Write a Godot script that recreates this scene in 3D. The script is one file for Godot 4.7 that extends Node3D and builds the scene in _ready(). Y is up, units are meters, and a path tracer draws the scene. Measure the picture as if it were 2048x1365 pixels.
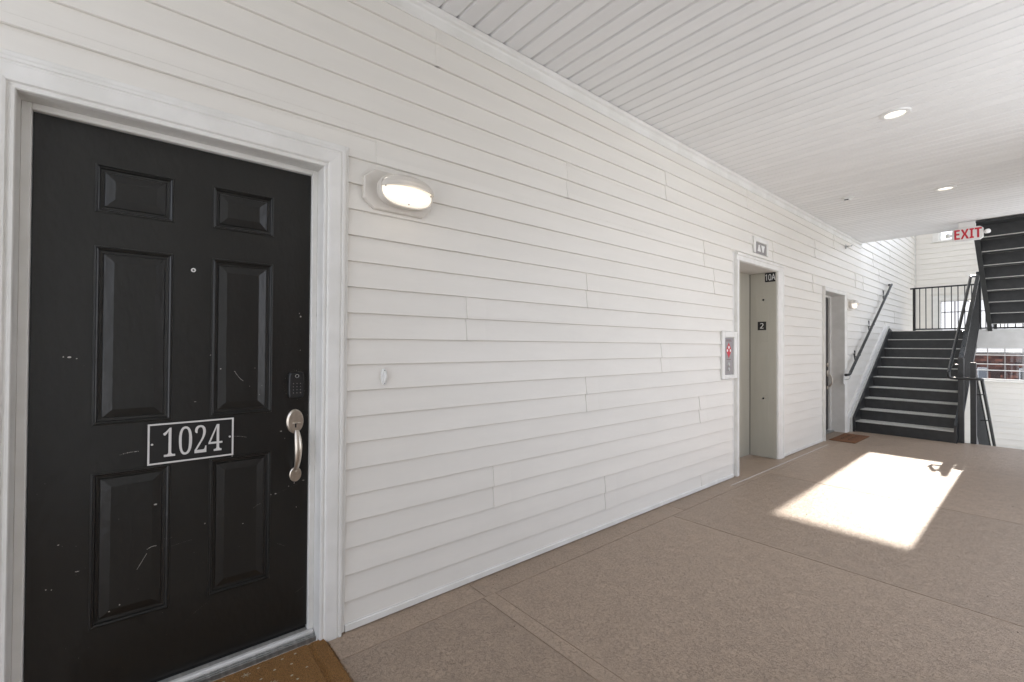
extends Node3D
# ---------------------------------------------------------------- mesh builder
class MB:
	var v := PackedVector3Array()
	var n := PackedVector3Array()
	var t := PackedVector2Array()
	func tri(a: Vector3, b: Vector3, c: Vector3, na: Vector3, nb: Vector3, nc: Vector3, ua := Vector2.ZERO, ub := Vector2.ZERO, uc := Vector2.ZERO) -> void:
		if (a - c).cross(a - b).dot(na + nb + nc) < 0.0:
			v.append_array(PackedVector3Array([a, c, b])); n.append_array(PackedVector3Array([na, nc, nb])); t.append_array(PackedVector2Array([ua, uc, ub]))
		else:
			v.append_array(PackedVector3Array([a, b, c])); n.append_array(PackedVector3Array([na, nb, nc])); t.append_array(PackedVector2Array([ua, ub, uc]))
	func quad(a: Vector3, b: Vector3, c: Vector3, d: Vector3, hint: Vector3) -> void:
		var g := (c - a).cross(d - b)
		if g.length() < 1e-12: return
		g = g.normalized()
		if g.dot(hint) < 0.0: g = -g
		tri(a, b, c, g, g, g); tri(a, c, d, g, g, g)
	func quad_uv(a: Vector3, b: Vector3, c: Vector3, d: Vector3, hint: Vector3) -> void:   # a upper left, b upper right, c lower right, d lower left
		tri(a, b, c, hint, hint, hint, Vector2(0, 0), Vector2(1, 0), Vector2(1, 1))
		tri(a, c, d, hint, hint, hint, Vector2(0, 0), Vector2(1, 1), Vector2(0, 1))
	func box(c: Vector3, s: Vector3, bev := 0.0, xf := Transform3D.IDENTITY) -> void:
		var h := s * 0.5
		var e: float = min(bev, min(h.x, min(h.y, h.z)) * 0.9)
		var start := v.size()
		for ax in 3:
			for sg in [-1.0, 1.0]:
				var u := (ax + 1) % 3
				var w := (ax + 2) % 3
				var p := []
				for q in [[-1, -1], [1, -1], [1, 1], [-1, 1]]:
					var x := Vector3.ZERO
					x[ax] = sg * h[ax]; x[u] = q[0] * (h[u] - e); x[w] = q[1] * (h[w] - e)
					p.append(c + x)
				var nn := Vector3.ZERO
				nn[ax] = sg
				quad(p[0], p[1], p[2], p[3], nn)
		if e > 0.0:
			for ax in 3:
				var u := (ax + 1) % 3
				var w := (ax + 2) % 3
				for a in [-1.0, 1.0]:
					for b in [-1.0, 1.0]:
						var p := []
						for q in [[-1, 0], [1, 0], [1, 1], [-1, 1]]:
							var x := Vector3.ZERO
							x[ax] = q[0] * (h[ax] - e)
							x[u] = a * (h[u] - (e if q[1] == 1 else 0.0)); x[w] = b * (h[w] - (0.0 if q[1] == 1 else e))
							p.append(c + x)
						var nn := Vector3.ZERO
						nn[u] = a; nn[w] = b
						quad(p[0], p[1], p[2], p[3], nn)
			for a in [-1.0, 1.0]:
				for b in [-1.0, 1.0]:
					for d in [-1.0, 1.0]:
						var k := Vector3(a, b, d)
						var p0 := c + Vector3(a * h.x, b * (h.y - e), d * (h.z - e))
						var p1 := c + Vector3(a * (h.x - e), b * h.y, d * (h.z - e))
						var p2 := c + Vector3(a * (h.x - e), b * (h.y - e), d * h.z)
						var nk := k.normalized()
						tri(p0, p1, p2, nk, nk, nk)
		_turn(start, xf)
	func bb(a: Vector3, b: Vector3, bev := 0.0) -> void:
		box((a + b) * 0.5, (b - a).abs(), bev)
	func _turn(start: int, xf: Transform3D) -> void:
		if xf == Transform3D.IDENTITY: return
		for i in range(start, v.size()):
			v[i] = xf * v[i]; n[i] = (xf.basis * n[i]).normalized()
	static func signed(p: PackedVector2Array) -> float:
		var s := 0.0
		for i in p.size():
			s += p[i].cross(p[(i + 1) % p.size()])
		return s
	static func inset(p: PackedVector2Array, d: float) -> PackedVector2Array:
		var o := PackedVector2Array()
		var sg := signf(signed(p))
		var k := p.size()
		for i in k:
			var e0 := (p[i] - p[(i + k - 1) % k]).normalized()
			var e1 := (p[(i + 1) % k] - p[i]).normalized()
			var n0 := Vector2(-e0.y, e0.x) * sg
			var n1 := Vector2(-e1.y, e1.x) * sg
			var m := (n0 + n1)
			m = m / maxf(m.length_squared() * 0.5, 0.2)
			o.append(p[i] + m * d)
		return o
	# polygon in local xy, pushed from z = w0 to w1; bev rounds the w1 end
	func prism(p: PackedVector2Array, w0: float, w1: float, xf := Transform3D.IDENTITY, bev := 0.0, smooth := false) -> void:
		var start := v.size()
		var sg := signf(signed(p))
		var k := p.size()
		var sw := signf(w1 - w0)
		var wm := w1 - sw * bev
		var top := inset(p, bev) if bev > 0.0 else p
		var vn := []
		for i in k:
			var e := (p[(i + 1) % k] - p[i]).normalized()
			vn.append(Vector3(e.y, -e.x, 0) * sg)
		for i in k:
			var j := (i + 1) % k
			var na: Vector3 = vn[i]
			var nb: Vector3 = vn[i]
			if smooth:
				na = (vn[i] + vn[(i + k - 1) % k]).normalized(); nb = (vn[i] + vn[j]).normalized()
			var a := Vector3(p[i].x, p[i].y, w0)
			var b := Vector3(p[j].x, p[j].y, w0)
			var c := Vector3(p[j].x, p[j].y, wm)
			var d := Vector3(p[i].x, p[i].y, wm)
			tri(a, b, c, na, nb, nb); tri(a, c, d, na, nb, na)
			if bev > 0.0:
				var c2 := Vector3(top[j].x, top[j].y, w1)
				var d2 := Vector3(top[i].x, top[i].y, w1)
				var up := Vector3(0, 0, sw)
				var ma := (na + up).normalized()
				var mb := (nb + up).normalized()
				tri(d, c, c2, ma, mb, mb); tri(d, c2, d2, ma, mb, ma)
		var ix := Geometry2D.triangulate_polygon(p)
		for q in range(0, ix.size(), 3):
			var up := Vector3(0, 0, sw)
			tri(_p3(p[ix[q]], w0), _p3(p[ix[q + 1]], w0), _p3(p[ix[q + 2]], w0), -up, -up, -up)
			tri(_p3(top[ix[q]], w1), _p3(top[ix[q + 1]], w1), _p3(top[ix[q + 2]], w1), up, up, up)
		_turn(start, xf)
	static func _p3(p: Vector2, z: float) -> Vector3:
		return Vector3(p.x, p.y, z)
	# swept round bar; r may be one radius or one per point; sq squashes it along the frame's second axis
	func tube(path: PackedVector3Array, r: Variant, seg := 10, sq := 1.0, first := Vector3.UP) -> void:
		var k := path.size()
		var rings := []
		var u := first
		for i in k:
			var d := (path[mini(i + 1, k - 1)] - path[maxi(i - 1, 0)]).normalized()
			u = (u - d * u.dot(d))
			if u.length() < 0.01: u = d.cross(Vector3(0.31, 0.72, 0.61))
			u = u.normalized()
			var w := d.cross(u)
			var rr: float = r[i] if r is Array else r
			var ring := []
			for s in seg:
				var a := TAU * s / seg
				ring.append([path[i] + u * cos(a) * rr + w * sin(a) * rr * sq, (u * cos(a) + w * sin(a) / sq).normalized()])
			rings.append(ring)
		for i in k - 1:
			for s in seg:
				var s2 := (s + 1) % seg
				var A = rings[i][s]; var B = rings[i][s2]; var C = rings[i + 1][s2]; var D = rings[i + 1][s]
				tri(A[0], B[0], C[0], A[1], B[1], C[1]); tri(A[0], C[0], D[0], A[1], C[1], D[1])
		for e in [0, k - 1]:
			var d := (path[1] - path[0]).normalized() * -1.0 if e == 0 else (path[k - 1] - path[k - 2]).normalized()
			for s in range(1, seg - 1):
				tri(rings[e][0][0], rings[e][s][0], rings[e][s + 1][0], d, d, d)
	# profile of (radius, height) turned round local y
	func lathe(prof: PackedVector2Array, xf := Transform3D.IDENTITY, seg := 24, sx := 1.0, sz := 1.0) -> void:
		var start := v.size()
		for i in prof.size() - 1:
			var p := prof[i]
			var q := prof[i + 1]
			if p.distance_to(q) < 1e-6: continue
			var d := (q - p).normalized()
			for s in seg:
				var a0 := TAU * s / seg
				var a1 := TAU * (s + 1) / seg
				var c0 := Vector3(cos(a0) * sx, 0, sin(a0) * sz)
				var c1 := Vector3(cos(a1) * sx, 0, sin(a1) * sz)
				var n0 := Vector3(cos(a0) / sx * d.y, -d.x, sin(a0) / sz * d.y).normalized()
				var n1 := Vector3(cos(a1) / sx * d.y, -d.x, sin(a1) / sz * d.y).normalized()
				var A := c0 * p.x + Vector3.UP * p.y
				var B := c1 * p.x + Vector3.UP * p.y
				var C := c1 * q.x + Vector3.UP * q.y
				var D := c0 * q.x + Vector3.UP * q.y
				if p.x > 1e-6: tri(A, B, C, n0, n1, n1)
				if q.x > 1e-6: tri(A, C, D, n0, n1, n0)
		_turn(start, xf)
	# moulding: profile (across, proud) run from a to b; ma / mb are mitre slopes
	func molding(prof: PackedVector2Array, a: Vector3, b: Vector3, out: Vector3, up: Vector3, ma := 0.0, mb := 0.0) -> void:
		var d := (b - a).normalized()
		var k := prof.size()
		var P := []
		var Q := []
		for q in prof:
			P.append(a + out * q.x + up * q.y - d * ma * q.x)
			Q.append(b + out * q.x + up * q.y + d * mb * q.x)
		var sg := signf(signed(prof))
		for i in k:
			var j := (i + 1) % k
			var e := (prof[j] - prof[i]).normalized()
			quad(P[i], P[j], Q[j], Q[i], (out * e.y - up * e.x) * sg)
		var ix := Geometry2D.triangulate_polygon(prof)
		for i in range(0, ix.size(), 3):
			tri(P[ix[i]], P[ix[i + 1]], P[ix[i + 2]], -d, -d, -d)
			tri(Q[ix[i]], Q[ix[i + 1]], Q[ix[i + 2]], d, d, d)
	func mesh() -> ArrayMesh:
		var a := []
		a.resize(Mesh.ARRAY_MAX)
		a[Mesh.ARRAY_VERTEX] = v; a[Mesh.ARRAY_NORMAL] = n; a[Mesh.ARRAY_TEX_UV] = t
		var m := ArrayMesh.new()
		m.add_surface_from_arrays(Mesh.PRIMITIVE_TRIANGLES, a)
		return m

# ---------------------------------------------------------------- scene helpers
var used := {}
var M := {}
var rng := RandomNumberGenerator.new()

func numbered(called: String) -> String:
	var k: int = used.get(called, 0)
	used[called] = k + 1
	return called if k == 0 else "%s_%03d" % [called, k]
func thing(called: String, label: String, category: String, at := Vector3.ZERO, group := "") -> Node3D:
	var o := Node3D.new()
	o.name = numbered(called)
	add_child(o)
	o.position = at
	o.set_meta("label", label); o.set_meta("category", category)
	if group: o.set_meta("group", group)
	return o
func setting(called: String, at := Vector3.ZERO) -> Node3D:
	var o := Node3D.new()
	o.name = numbered(called)
	add_child(o)
	o.position = at
	o.set_meta("kind", "structure")
	return o
func part(called: String, mb: MB, mat: Material, parent: Node3D, label := "") -> MeshInstance3D:
	var o := MeshInstance3D.new()
	o.name = called
	# builders work in world metres; parts are kept in their thing's own frame
	var off := Vector3.ZERO
	var p: Node = parent
	while p != null and p != self:
		off += (p as Node3D).position
		p = p.get_parent()
	if off != Vector3.ZERO:
		for i in mb.v.size(): mb.v[i] -= off
	o.mesh = mb.mesh()
	o.material_override = mat
	if label: o.set_meta("label", label)
	parent.add_child(o, true)
	return o
func text_part(called: String, txt: String, size: float, depth: float, font: Font, mat: Material, parent: Node3D, xf: Transform3D) -> MeshInstance3D:
	var tm := TextMesh.new()
	tm.text = txt; tm.font = font; tm.font_size = 64; tm.pixel_size = size / 46.0; tm.depth = depth
	tm.curve_step = 0.6
	var o := MeshInstance3D.new()
	o.name = called
	o.mesh = tm
	o.material_override = mat
	o.transform = Transform3D(xf.basis, xf.origin - parent.position)
	parent.add_child(o, true)
	return o
func poly(a: Array) -> PackedVector2Array:
	var p := PackedVector2Array()
	for i in range(0, a.size(), 2): p.append(Vector2(a[i], a[i + 1]))
	return p
func oval(rx: float, ry: float, k := 28, pw := 1.0) -> PackedVector2Array:
	var p := PackedVector2Array()
	for i in k:
		var a := TAU * i / k
		p.append(Vector2(signf(cos(a)) * pow(absf(cos(a)), pw) * rx, signf(sin(a)) * pow(absf(sin(a)), pw) * ry))
	return p
func facing_x() -> Basis:   # local z -> world -x, local x -> world +z (a face that looks down the corridor)
	return Basis(Vector3(0, 0, 1), Vector3(0, 1, 0), Vector3(-1, 0, 0))

# ---------------------------------------------------------------- materials
func srgb(r: int, g: int, b: int) -> Color:
	return Color(r / 255.0, g / 255.0, b / 255.0)
func noise_tex(seed_: int, freq: float, a: Color, b: Color, size := 512, oct := 4, normal := false, bump := 4.0, kind := FastNoiseLite.TYPE_SIMPLEX_SMOOTH) -> NoiseTexture2D:
	var f := FastNoiseLite.new()
	f.seed = seed_; f.frequency = freq; f.fractal_octaves = oct; f.noise_type = kind
	var x := NoiseTexture2D.new()
	x.width = size; x.height = size; x.seamless = true; x.noise = f
	if normal:
		x.as_normal_map = true; x.bump_strength = bump
	else:
		var g := Gradient.new()
		g.offsets = PackedFloat32Array([0.25, 0.75]); g.colors = PackedColorArray([a, b])
		x.color_ramp = g
	return x
func mat(c: Color, rough := 0.5, metal := 0.0) -> StandardMaterial3D:
	var m := StandardMaterial3D.new()
	m.albedo_color = c; m.roughness = rough; m.metallic = metal
	return m
func tri_mat(tex: Texture2D, scale: Vector3, rough: float, nrm: Texture2D = null, ns := 0.5) -> StandardMaterial3D:
	var m := StandardMaterial3D.new()
	m.albedo_texture = tex; m.roughness = rough
	m.uv1_triplanar = true; m.uv1_world_triplanar = true; m.uv1_scale = scale
	if nrm:
		m.normal_enabled = true; m.normal_texture = nrm; m.normal_scale = ns
	return m
func glow(c: Color, e: float) -> StandardMaterial3D:
	var m := mat(c, 0.4)
	m.emission_enabled = true; m.emission = c; m.emission_energy_multiplier = e
	return m

func strand_height(size: int, count: int, seed_: int) -> Image:   # short curly wrinkles, as in a trowelled deck coating
	var r := RandomNumberGenerator.new()
	r.seed = seed_
	var h := PackedFloat32Array()
	h.resize(size * size)
	h.fill(0.62)
	for i in size * size: h[i] += r.randf_range(-0.10, 0.10)
	for i in count:
		var x := r.randf() * size
		var y := r.randf() * size
		var a := r.randf() * TAU
		var turn := r.randf_range(-0.16, 0.16)
		var deep := r.randf_range(0.16, 0.6)
		for s in r.randi_range(8, 30):
			x += cos(a); y += sin(a); a += turn + r.randf_range(-0.12, 0.12)
			var k := posmod(int(y), size) * size + posmod(int(x), size)
			h[k] = maxf(h[k] - deep * 0.6, 0.0)
			var k2 := posmod(int(y) + 1, size) * size + posmod(int(x), size)
			h[k2] = maxf(h[k2] - deep * 0.45, 0.0)
	var bytes := PackedByteArray()
	bytes.resize(size * size)
	for i in size * size: bytes[i] = int(clampf(h[i], 0, 1) * 255)
	return Image.create_from_data(size, size, false, Image.FORMAT_L8, bytes)

func make_materials() -> void:
	var grain := noise_tex(11, 0.02, Color.BLACK, Color.WHITE, 512, 5, true, 3.0)
	M.vinyl = []
	for i in 4:
		var k := [0, 1, -1, 0][i] as int
		M.vinyl.append(tri_mat(noise_tex(21 + i, 0.012, srgb(231 + k, 227 + k, 219 + k), srgb(234 + k, 230 + k, 222 + k), 256), Vector3(0.3, 1.9, 0.3), 0.42, grain, 0.06))
		M.vinyl[i].normal_texture = grain
	M.ceiling = []
	for i in 3:
		var k := [0, 2, -2][i] as int
		M.ceiling.append(tri_mat(noise_tex(31 + i, 0.01, srgb(235 + k, 234 + k, 232 + k), srgb(238 + k, 237 + k, 235 + k), 256), Vector3(1.3, 1, 0.6), 0.5, grain, 0.12))
	M.trim = tri_mat(noise_tex(41, 0.015, srgb(228, 226, 220), srgb(236, 234, 229), 256), Vector3(1, 1, 1), 0.4, grain, 0.1)
	M.plain_wall = tri_mat(noise_tex(42, 0.02, srgb(222, 220, 214), srgb(230, 228, 223), 256), Vector3(0.6, 0.6, 0.6), 0.7, grain, 0.3)
	# walkway coating
	var H := strand_height(1024, 14000, 5)
	var dirt := FastNoiseLite.new()
	dirt.seed = 9; dirt.frequency = 0.006; dirt.fractal_octaves = 5
	var C := Image.create(1024, 1024, false, Image.FORMAT_RGB8)
	var hb := H.get_data()
	for y in 1024:
		for x in 1024:
			var k: float = hb[y * 1024 + x] / 255.0
			# blend two reads so that the sheet wraps round
			var wx := x / 1024.0
			var d: float = lerpf(dirt.get_noise_2d(x, y), dirt.get_noise_2d(x - 1024, y), wx)
			var t: float = 0.95 + 0.25 * (k - 0.35) + 0.05 * d
			C.set_pixel(x, y, Color(0.715 * t, 0.628 * t, 0.545 * t))
	H.generate_mipmaps()
	var N := H.duplicate() as Image
	N.clear_mipmaps()
	N.convert(Image.FORMAT_RGBA8)
	N.bump_map_to_normal_map(5.0)
	C.generate_mipmaps()
	var ct := ImageTexture.create_from_image(C)
	var nt := ImageTexture.create_from_image(N)
	M.deck = []
	for i in 3:
		var m := tri_mat(ct, Vector3(1.35, 1.35, 1.35), 0.42, nt, 1.9)
		m.uv1_offset = Vector3(0.37 * i, 0.0, 0.61 * i)
		var b := [1.0, 0.965, 1.02][i] as float
		m.albedo_color = Color(b, b, b)
		M.deck.append(m)
	M.deck_edge = mat(srgb(70, 60, 52), 0.8)
	M.concrete = tri_mat(noise_tex(51, 0.03, srgb(150, 148, 142), srgb(176, 174, 167), 256), Vector3(1.2, 1.2, 1.2), 0.8, grain, 0.5)
	M.tread = tri_mat(noise_tex(52, 0.05, srgb(186, 185, 178), srgb(202, 201, 194), 256), Vector3(2, 2, 2), 0.55, grain, 0.4)
	M.steel_dark = tri_mat(noise_tex(53, 0.02, srgb(44, 45, 45), srgb(51, 52, 52), 256), Vector3(1.5, 1.5, 1.5), 0.38, grain, 0.25)
	M.rail = tri_mat(noise_tex(55, 0.04, srgb(44, 45, 45), srgb(51, 52, 52), 256), Vector3(3, 3, 3), 0.22, grain, 0.2)
	M.elevator = tri_mat(noise_tex(56, 0.02, srgb(178, 174, 161), srgb(182, 178, 165), 256), Vector3(1, 0.2, 1), 0.4, grain, 0.04)
	M.nickel = tri_mat(noise_tex(57, 0.05, srgb(206, 196, 182), srgb(218, 208, 194), 128), Vector3(6, 6, 6), 0.3)
	M.nickel.metallic = 0.9
	M.alu = tri_mat(noise_tex(58, 0.05, srgb(176, 176, 174), srgb(200, 200, 198), 128), Vector3(6, 1, 1), 0.35)
	M.alu.metallic = 0.85
	M.black = mat(srgb(26, 26, 26), 0.4)
	M.gap = mat(srgb(20, 20, 19), 0.9)
	M.white_paint = mat(srgb(232, 231, 227), 0.35)
	M.white_print = mat(srgb(214, 211, 207), 0.5)
	M.sign_white = mat(srgb(236, 235, 232), 0.45)
	M.red = mat(srgb(204, 44, 60), 0.5)
	M.plate_grey = mat(srgb(150, 146, 144), 0.4, 0.3)
	M.plastic_beige = tri_mat(noise_tex(59, 0.02, srgb(214, 208, 198), srgb(221, 215, 206), 128), Vector3(2, 2, 2), 0.42)
	M.glass = mat(Color(0.10, 0.10, 0.14, 0.28), 0.03)
	M.glass.transparency = BaseMaterial3D.TRANSPARENCY_ALPHA
	M.clear_glass = mat(Color(0.9, 0.92, 0.95, 0.06), 0.03)
	M.clear_glass.transparency = BaseMaterial3D.TRANSPARENCY_ALPHA
	M.window_frame = mat(srgb(226, 226, 224), 0.45)
	M.muntin = mat(srgb(150, 148, 148), 0.5)
	M.asphalt = tri_mat(noise_tex(60, 0.05, srgb(194, 195, 195), srgb(214, 214, 213), 256), Vector3(0.3, 0.3, 0.3), 0.9)
	# door paint with its chips and scuffs, laid out over the leaf (0.93 x 2.15 m)
	M.door = door_paint()
	M.door_far = mat(srgb(30, 30, 28), 0.3)
	M.brick = brick_material()

const DX0 := -0.270
const DX1 := 0.660
const DY0 := 0.050
const DY1 := 2.200
const DZ := -0.09
func door_paint() -> StandardMaterial3D:
	var W := 1024
	var Hh := 2048
	var im := Image.create(W, Hh, false, Image.FORMAT_RGB8)
	var f := FastNoiseLite.new()
	f.seed = 3; f.frequency = 0.004; f.fractal_octaves = 5
	var r := RandomNumberGenerator.new()
	r.seed = 77
	for y in Hh:
		for x in W:
			var k := 1.0 + 0.10 * f.get_noise_2d(x, y * 0.6) + r.randf_range(-0.05, 0.05)
			im.set_pixel(x, y, Color(0.118 * k, 0.117 * k, 0.110 * k))
	var px := func(x: float, y: float) -> Vector2: return Vector2((x - DX0) / (DX1 - DX0) * W, (DY1 - y) / (DY1 - DY0) * Hh)
	var fleck := func(x: float, y: float, w: float, h: float, c: Color) -> void:
		var p: Vector2 = px.call(x, y)
		for j in range(int(-h) - 1, int(h) + 2):
			for i in range(int(-w) - 1, int(w) + 2):
				if pow(i / (w + 0.3), 2) + pow(j / (h + 0.3), 2) < r.randf_range(0.5, 1.1):
					var q := Vector2i(int(p.x) + i, int(p.y) + j)
					if q.x >= 0 and q.y >= 0 and q.x < W and q.y < Hh: im.set_pixel(q.x, q.y, c)
	var scratch := func(x0: float, y0: float, x1: float, y1: float, c: Color, gaps: float) -> void:
		var a: Vector2 = px.call(x0, y0)
		var b: Vector2 = px.call(x1, y1)
		var k := int(a.distance_to(b))
		var bow := r.randf_range(-5, 5)
		for i in k:
			if r.randf() < gaps: continue
			var p := a.lerp(b, float(i) / k) + Vector2(0, bow * sin(PI * i / k))
			for e in 2:
				var q := Vector2i(int(p.x), int(p.y) + e)
				if q.x >= 0 and q.y >= 0 and q.x < W and q.y < Hh: im.set_pixel(q.x, q.y, c)
	var pale := Color(0.78, 0.76, 0.73)
	var mid := Color(0.42, 0.41, 0.39)
	for q in [[0.30, 1.28, 3, 2], [0.262, 1.34, 2, 2], [0.43, 1.28, 1, 2], [0.41, 1.20, 1, 1], [0.46, 1.20, 1, 1], [0.45, 1.16, 1, 1], [0.54, 0.985, 5, 2], [0.556, 0.95, 1, 2], [0.085, 0.745, 6, 3], [0.345, 0.90, 3, 2], [0.25, 0.63, 2, 2], [-0.17, 1.335, 6, 3], [-0.15, 1.33, 2, 2], [-0.185, 1.337, 2, 2], [-0.19, 0.66, 3, 1], [0.61, 0.62, 1, 2], [0.39, 0.595, 3, 1], [0.62, 1.52, 3, 4], [0.614, 1.535, 2, 2], [0.62, 1.36, 1, 2], [0.21, 1.145, 4, 1], [0.5, 0.70, 3, 2], [0.52, 0.70, 4, 2], [0.575, 0.725, 3, 1], [0.60, 0.735, 2, 3], [0.64, 0.74, 6, 1], [0.655, 1.05, 1, 1], [-0.05, 0.37, 3, 2], [-0.02, 0.385, 2, 2], [-0.14, 0.55, 8, 1], [-0.22, 0.51, 2, 2], [-0.205, 0.505, 2, 1]]:
		fleck.call(q[0], q[1], q[2], q[3], pale)
	for i in 60:   # peeled rim round the keypad
		var a := r.randf() * TAU
		fleck.call(0.60 + cos(a) * r.randf_range(0.040, 0.052), 1.196 + sin(a) * r.randf_range(0.066, 0.082), r.randi_range(0, 1), r.randi_range(0, 1), pale if r.randf() < 0.4 else mid)
	for i in 40:
		fleck.call(r.randf_range(DX0 + 0.02, DX1 - 0.02), r.randf_range(0.1, 1.4), r.randi_range(0, 1), r.randi_range(0, 1), mid)
	scratch.call(0.355, 1.262, 0.385, 1.225, pale, 0.1)
	scratch.call(0.350, 1.268, 0.357, 1.256, pale, 0.0)
	scratch.call(0.345, 0.985, 0.40, 0.975, pale, 0.6)
	scratch.call(0.03, 0.505, 0.06, 0.56, pale, 0.2)
	scratch.call(0.06, 0.575, 0.09, 0.58, pale, 0.15)
	scratch.call(0.115, 0.60, 0.14, 0.603, mid, 0.3)
	scratch.call(0.10, 0.56, 0.21, 0.575, mid, 0.75)
	scratch.call(0.43, 0.655, 0.46, 0.668, mid, 0.3)
	scratch.call(0.48, 0.69, 0.65, 0.742, mid, 0.8)
	scratch.call(-0.025, 0.96, 0.03, 0.966, pale, 0.4)
	scratch.call(0.18, 0.24, 0.27, 0.30, mid, 0.85)
	scratch.call(0.53, 0.47, 0.56, 0.45, mid, 0.5)
	scratch.call(0.61, 0.22, 0.65, 0.24, mid, 0.5)
	var m := StandardMaterial3D.new()
	im.generate_mipmaps()
	m.albedo_texture = ImageTexture.create_from_image(im)
	m.roughness = 0.29
	m.normal_enabled = true
	m.normal_texture = noise_tex(62, 0.05, Color.BLACK, Color.WHITE, 512, 4, true, 1.6)
	m.normal_scale = 0.25
	return m

func brick_material() -> StandardMaterial3D:
	var S := 512
	var im := Image.create(S, S, false, Image.FORMAT_RGB8)
	var r := RandomNumberGenerator.new()
	r.seed = 15
	im.fill(srgb(92, 72, 66))
	for row in 16:
		var tone := r.randf_range(0.75, 1.2)
		for c in 9:
			var k := r.randf_range(0.5, 1.35) * tone
			var col := Color(0.45 * k, 0.30 * k, 0.245 * k)
			var x0 := int((c - 0.5 * (row % 2)) * 64)
			for y in range(row * 32 + 3, row * 32 + 30):
				for x in range(x0 + 2, x0 + 62):
					if x >= 0 and x < S: im.set_pixel(x, y, col * r.randf_range(0.85, 1.1))
	var m := tri_mat(ImageTexture.create_from_image(im), Vector3(0.35, 0.35, 0.35), 0.9)
	return m

# ---------------------------------------------------------------- siding
const C0 := 0.147      # lower edge of course 0
const CH := 0.127      # exposed height of a course
const BUTT := 0.0175
# clapboard profile (y, z) between ylo and yhi
func siding_profile(ylo: float, yhi: float) -> PackedVector2Array:
	var f := PackedVector2Array()   # front line going up
	var k := floori((ylo - C0) / CH + 1e-4)
	var y := ylo
	var zf := func(yy: float, kk: int) -> float: return lerpf(BUTT, 0.003, (yy - (C0 + CH * kk)) / CH)
	while y < yhi - 1e-4:
		var yb := C0 + CH * k
		var yt: float = minf(yb + CH, yhi)
		if absf(y - yb) < 1e-3:
			f.append(Vector2(yb, BUTT - 0.0022)); f.append(Vector2(yb + 0.0016, BUTT)); 
		else:
			f.append(Vector2(y, zf.call(y, k)))
		f.append(Vector2(yt - 0.0002, zf.call(yt, k)))
		y = yt; k += 1
	f.append(Vector2(yhi - 0.0002, -0.003))
	f.append(Vector2(ylo, -0.003))
	return f
# a board whose profile runs from s0 to s1 along 'along', 'out' is the way the wall faces
func siding_piece(prof: PackedVector2Array, s0: float, s1: float, org: Vector3, along: Vector3, out: Vector3, wave: float, lap0: float, lap1: float) -> MB:
	var mb := MB.new()
	var st := [s0]
	var k := maxi(1, int((s1 - s0) / 0.9))
	for i in range(1, k): st.append(s0 + (s1 - s0) * i / k)
	if s1 - s0 > 0.5:
		if lap1 > 0.0: st.append(s1 - 0.14)
		if lap0 > 0.0: st.append(s0 + 0.14)
	st.append(s1)
	st.sort()
	var ph := rng.randf() * 10.0
	var P := []
	for s in st:
		var dz: float = wave * sin(s * 2.1 + ph) * 0.6 + wave * sin(s * 5.3 + ph * 2.0) * 0.4
		if s == s1: dz += lap1
		if s == s0: dz += lap0
		var row := PackedVector3Array()
		for q in prof:
			row.append(org + along * s + Vector3.UP * q.x + out * (q.y + (dz if q.y > 0.0 else 0.0)))
		P.append(row)
	var n := prof.size()
	for i in P.size() - 1:
		for a in n:
			var b := (a + 1) % n
			var e := prof[b] - prof[a]
			mb.quad(P[i][a], P[i][b], P[i + 1][b], P[i + 1][a], out * e.x - Vector3.UP * e.y)
	var ix := Geometry2D.triangulate_polygon(prof)
	for i in range(0, ix.size(), 3):
		mb.tri(P[0][ix[i]], P[0][ix[i + 1]], P[0][ix[i + 2]], -along, -along, -along)
		var L: PackedVector3Array = P[P.size() - 1]
		mb.tri(L[ix[i]], L[ix[i + 1]], L[ix[i + 2]], along, along, along)
	return mb
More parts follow.
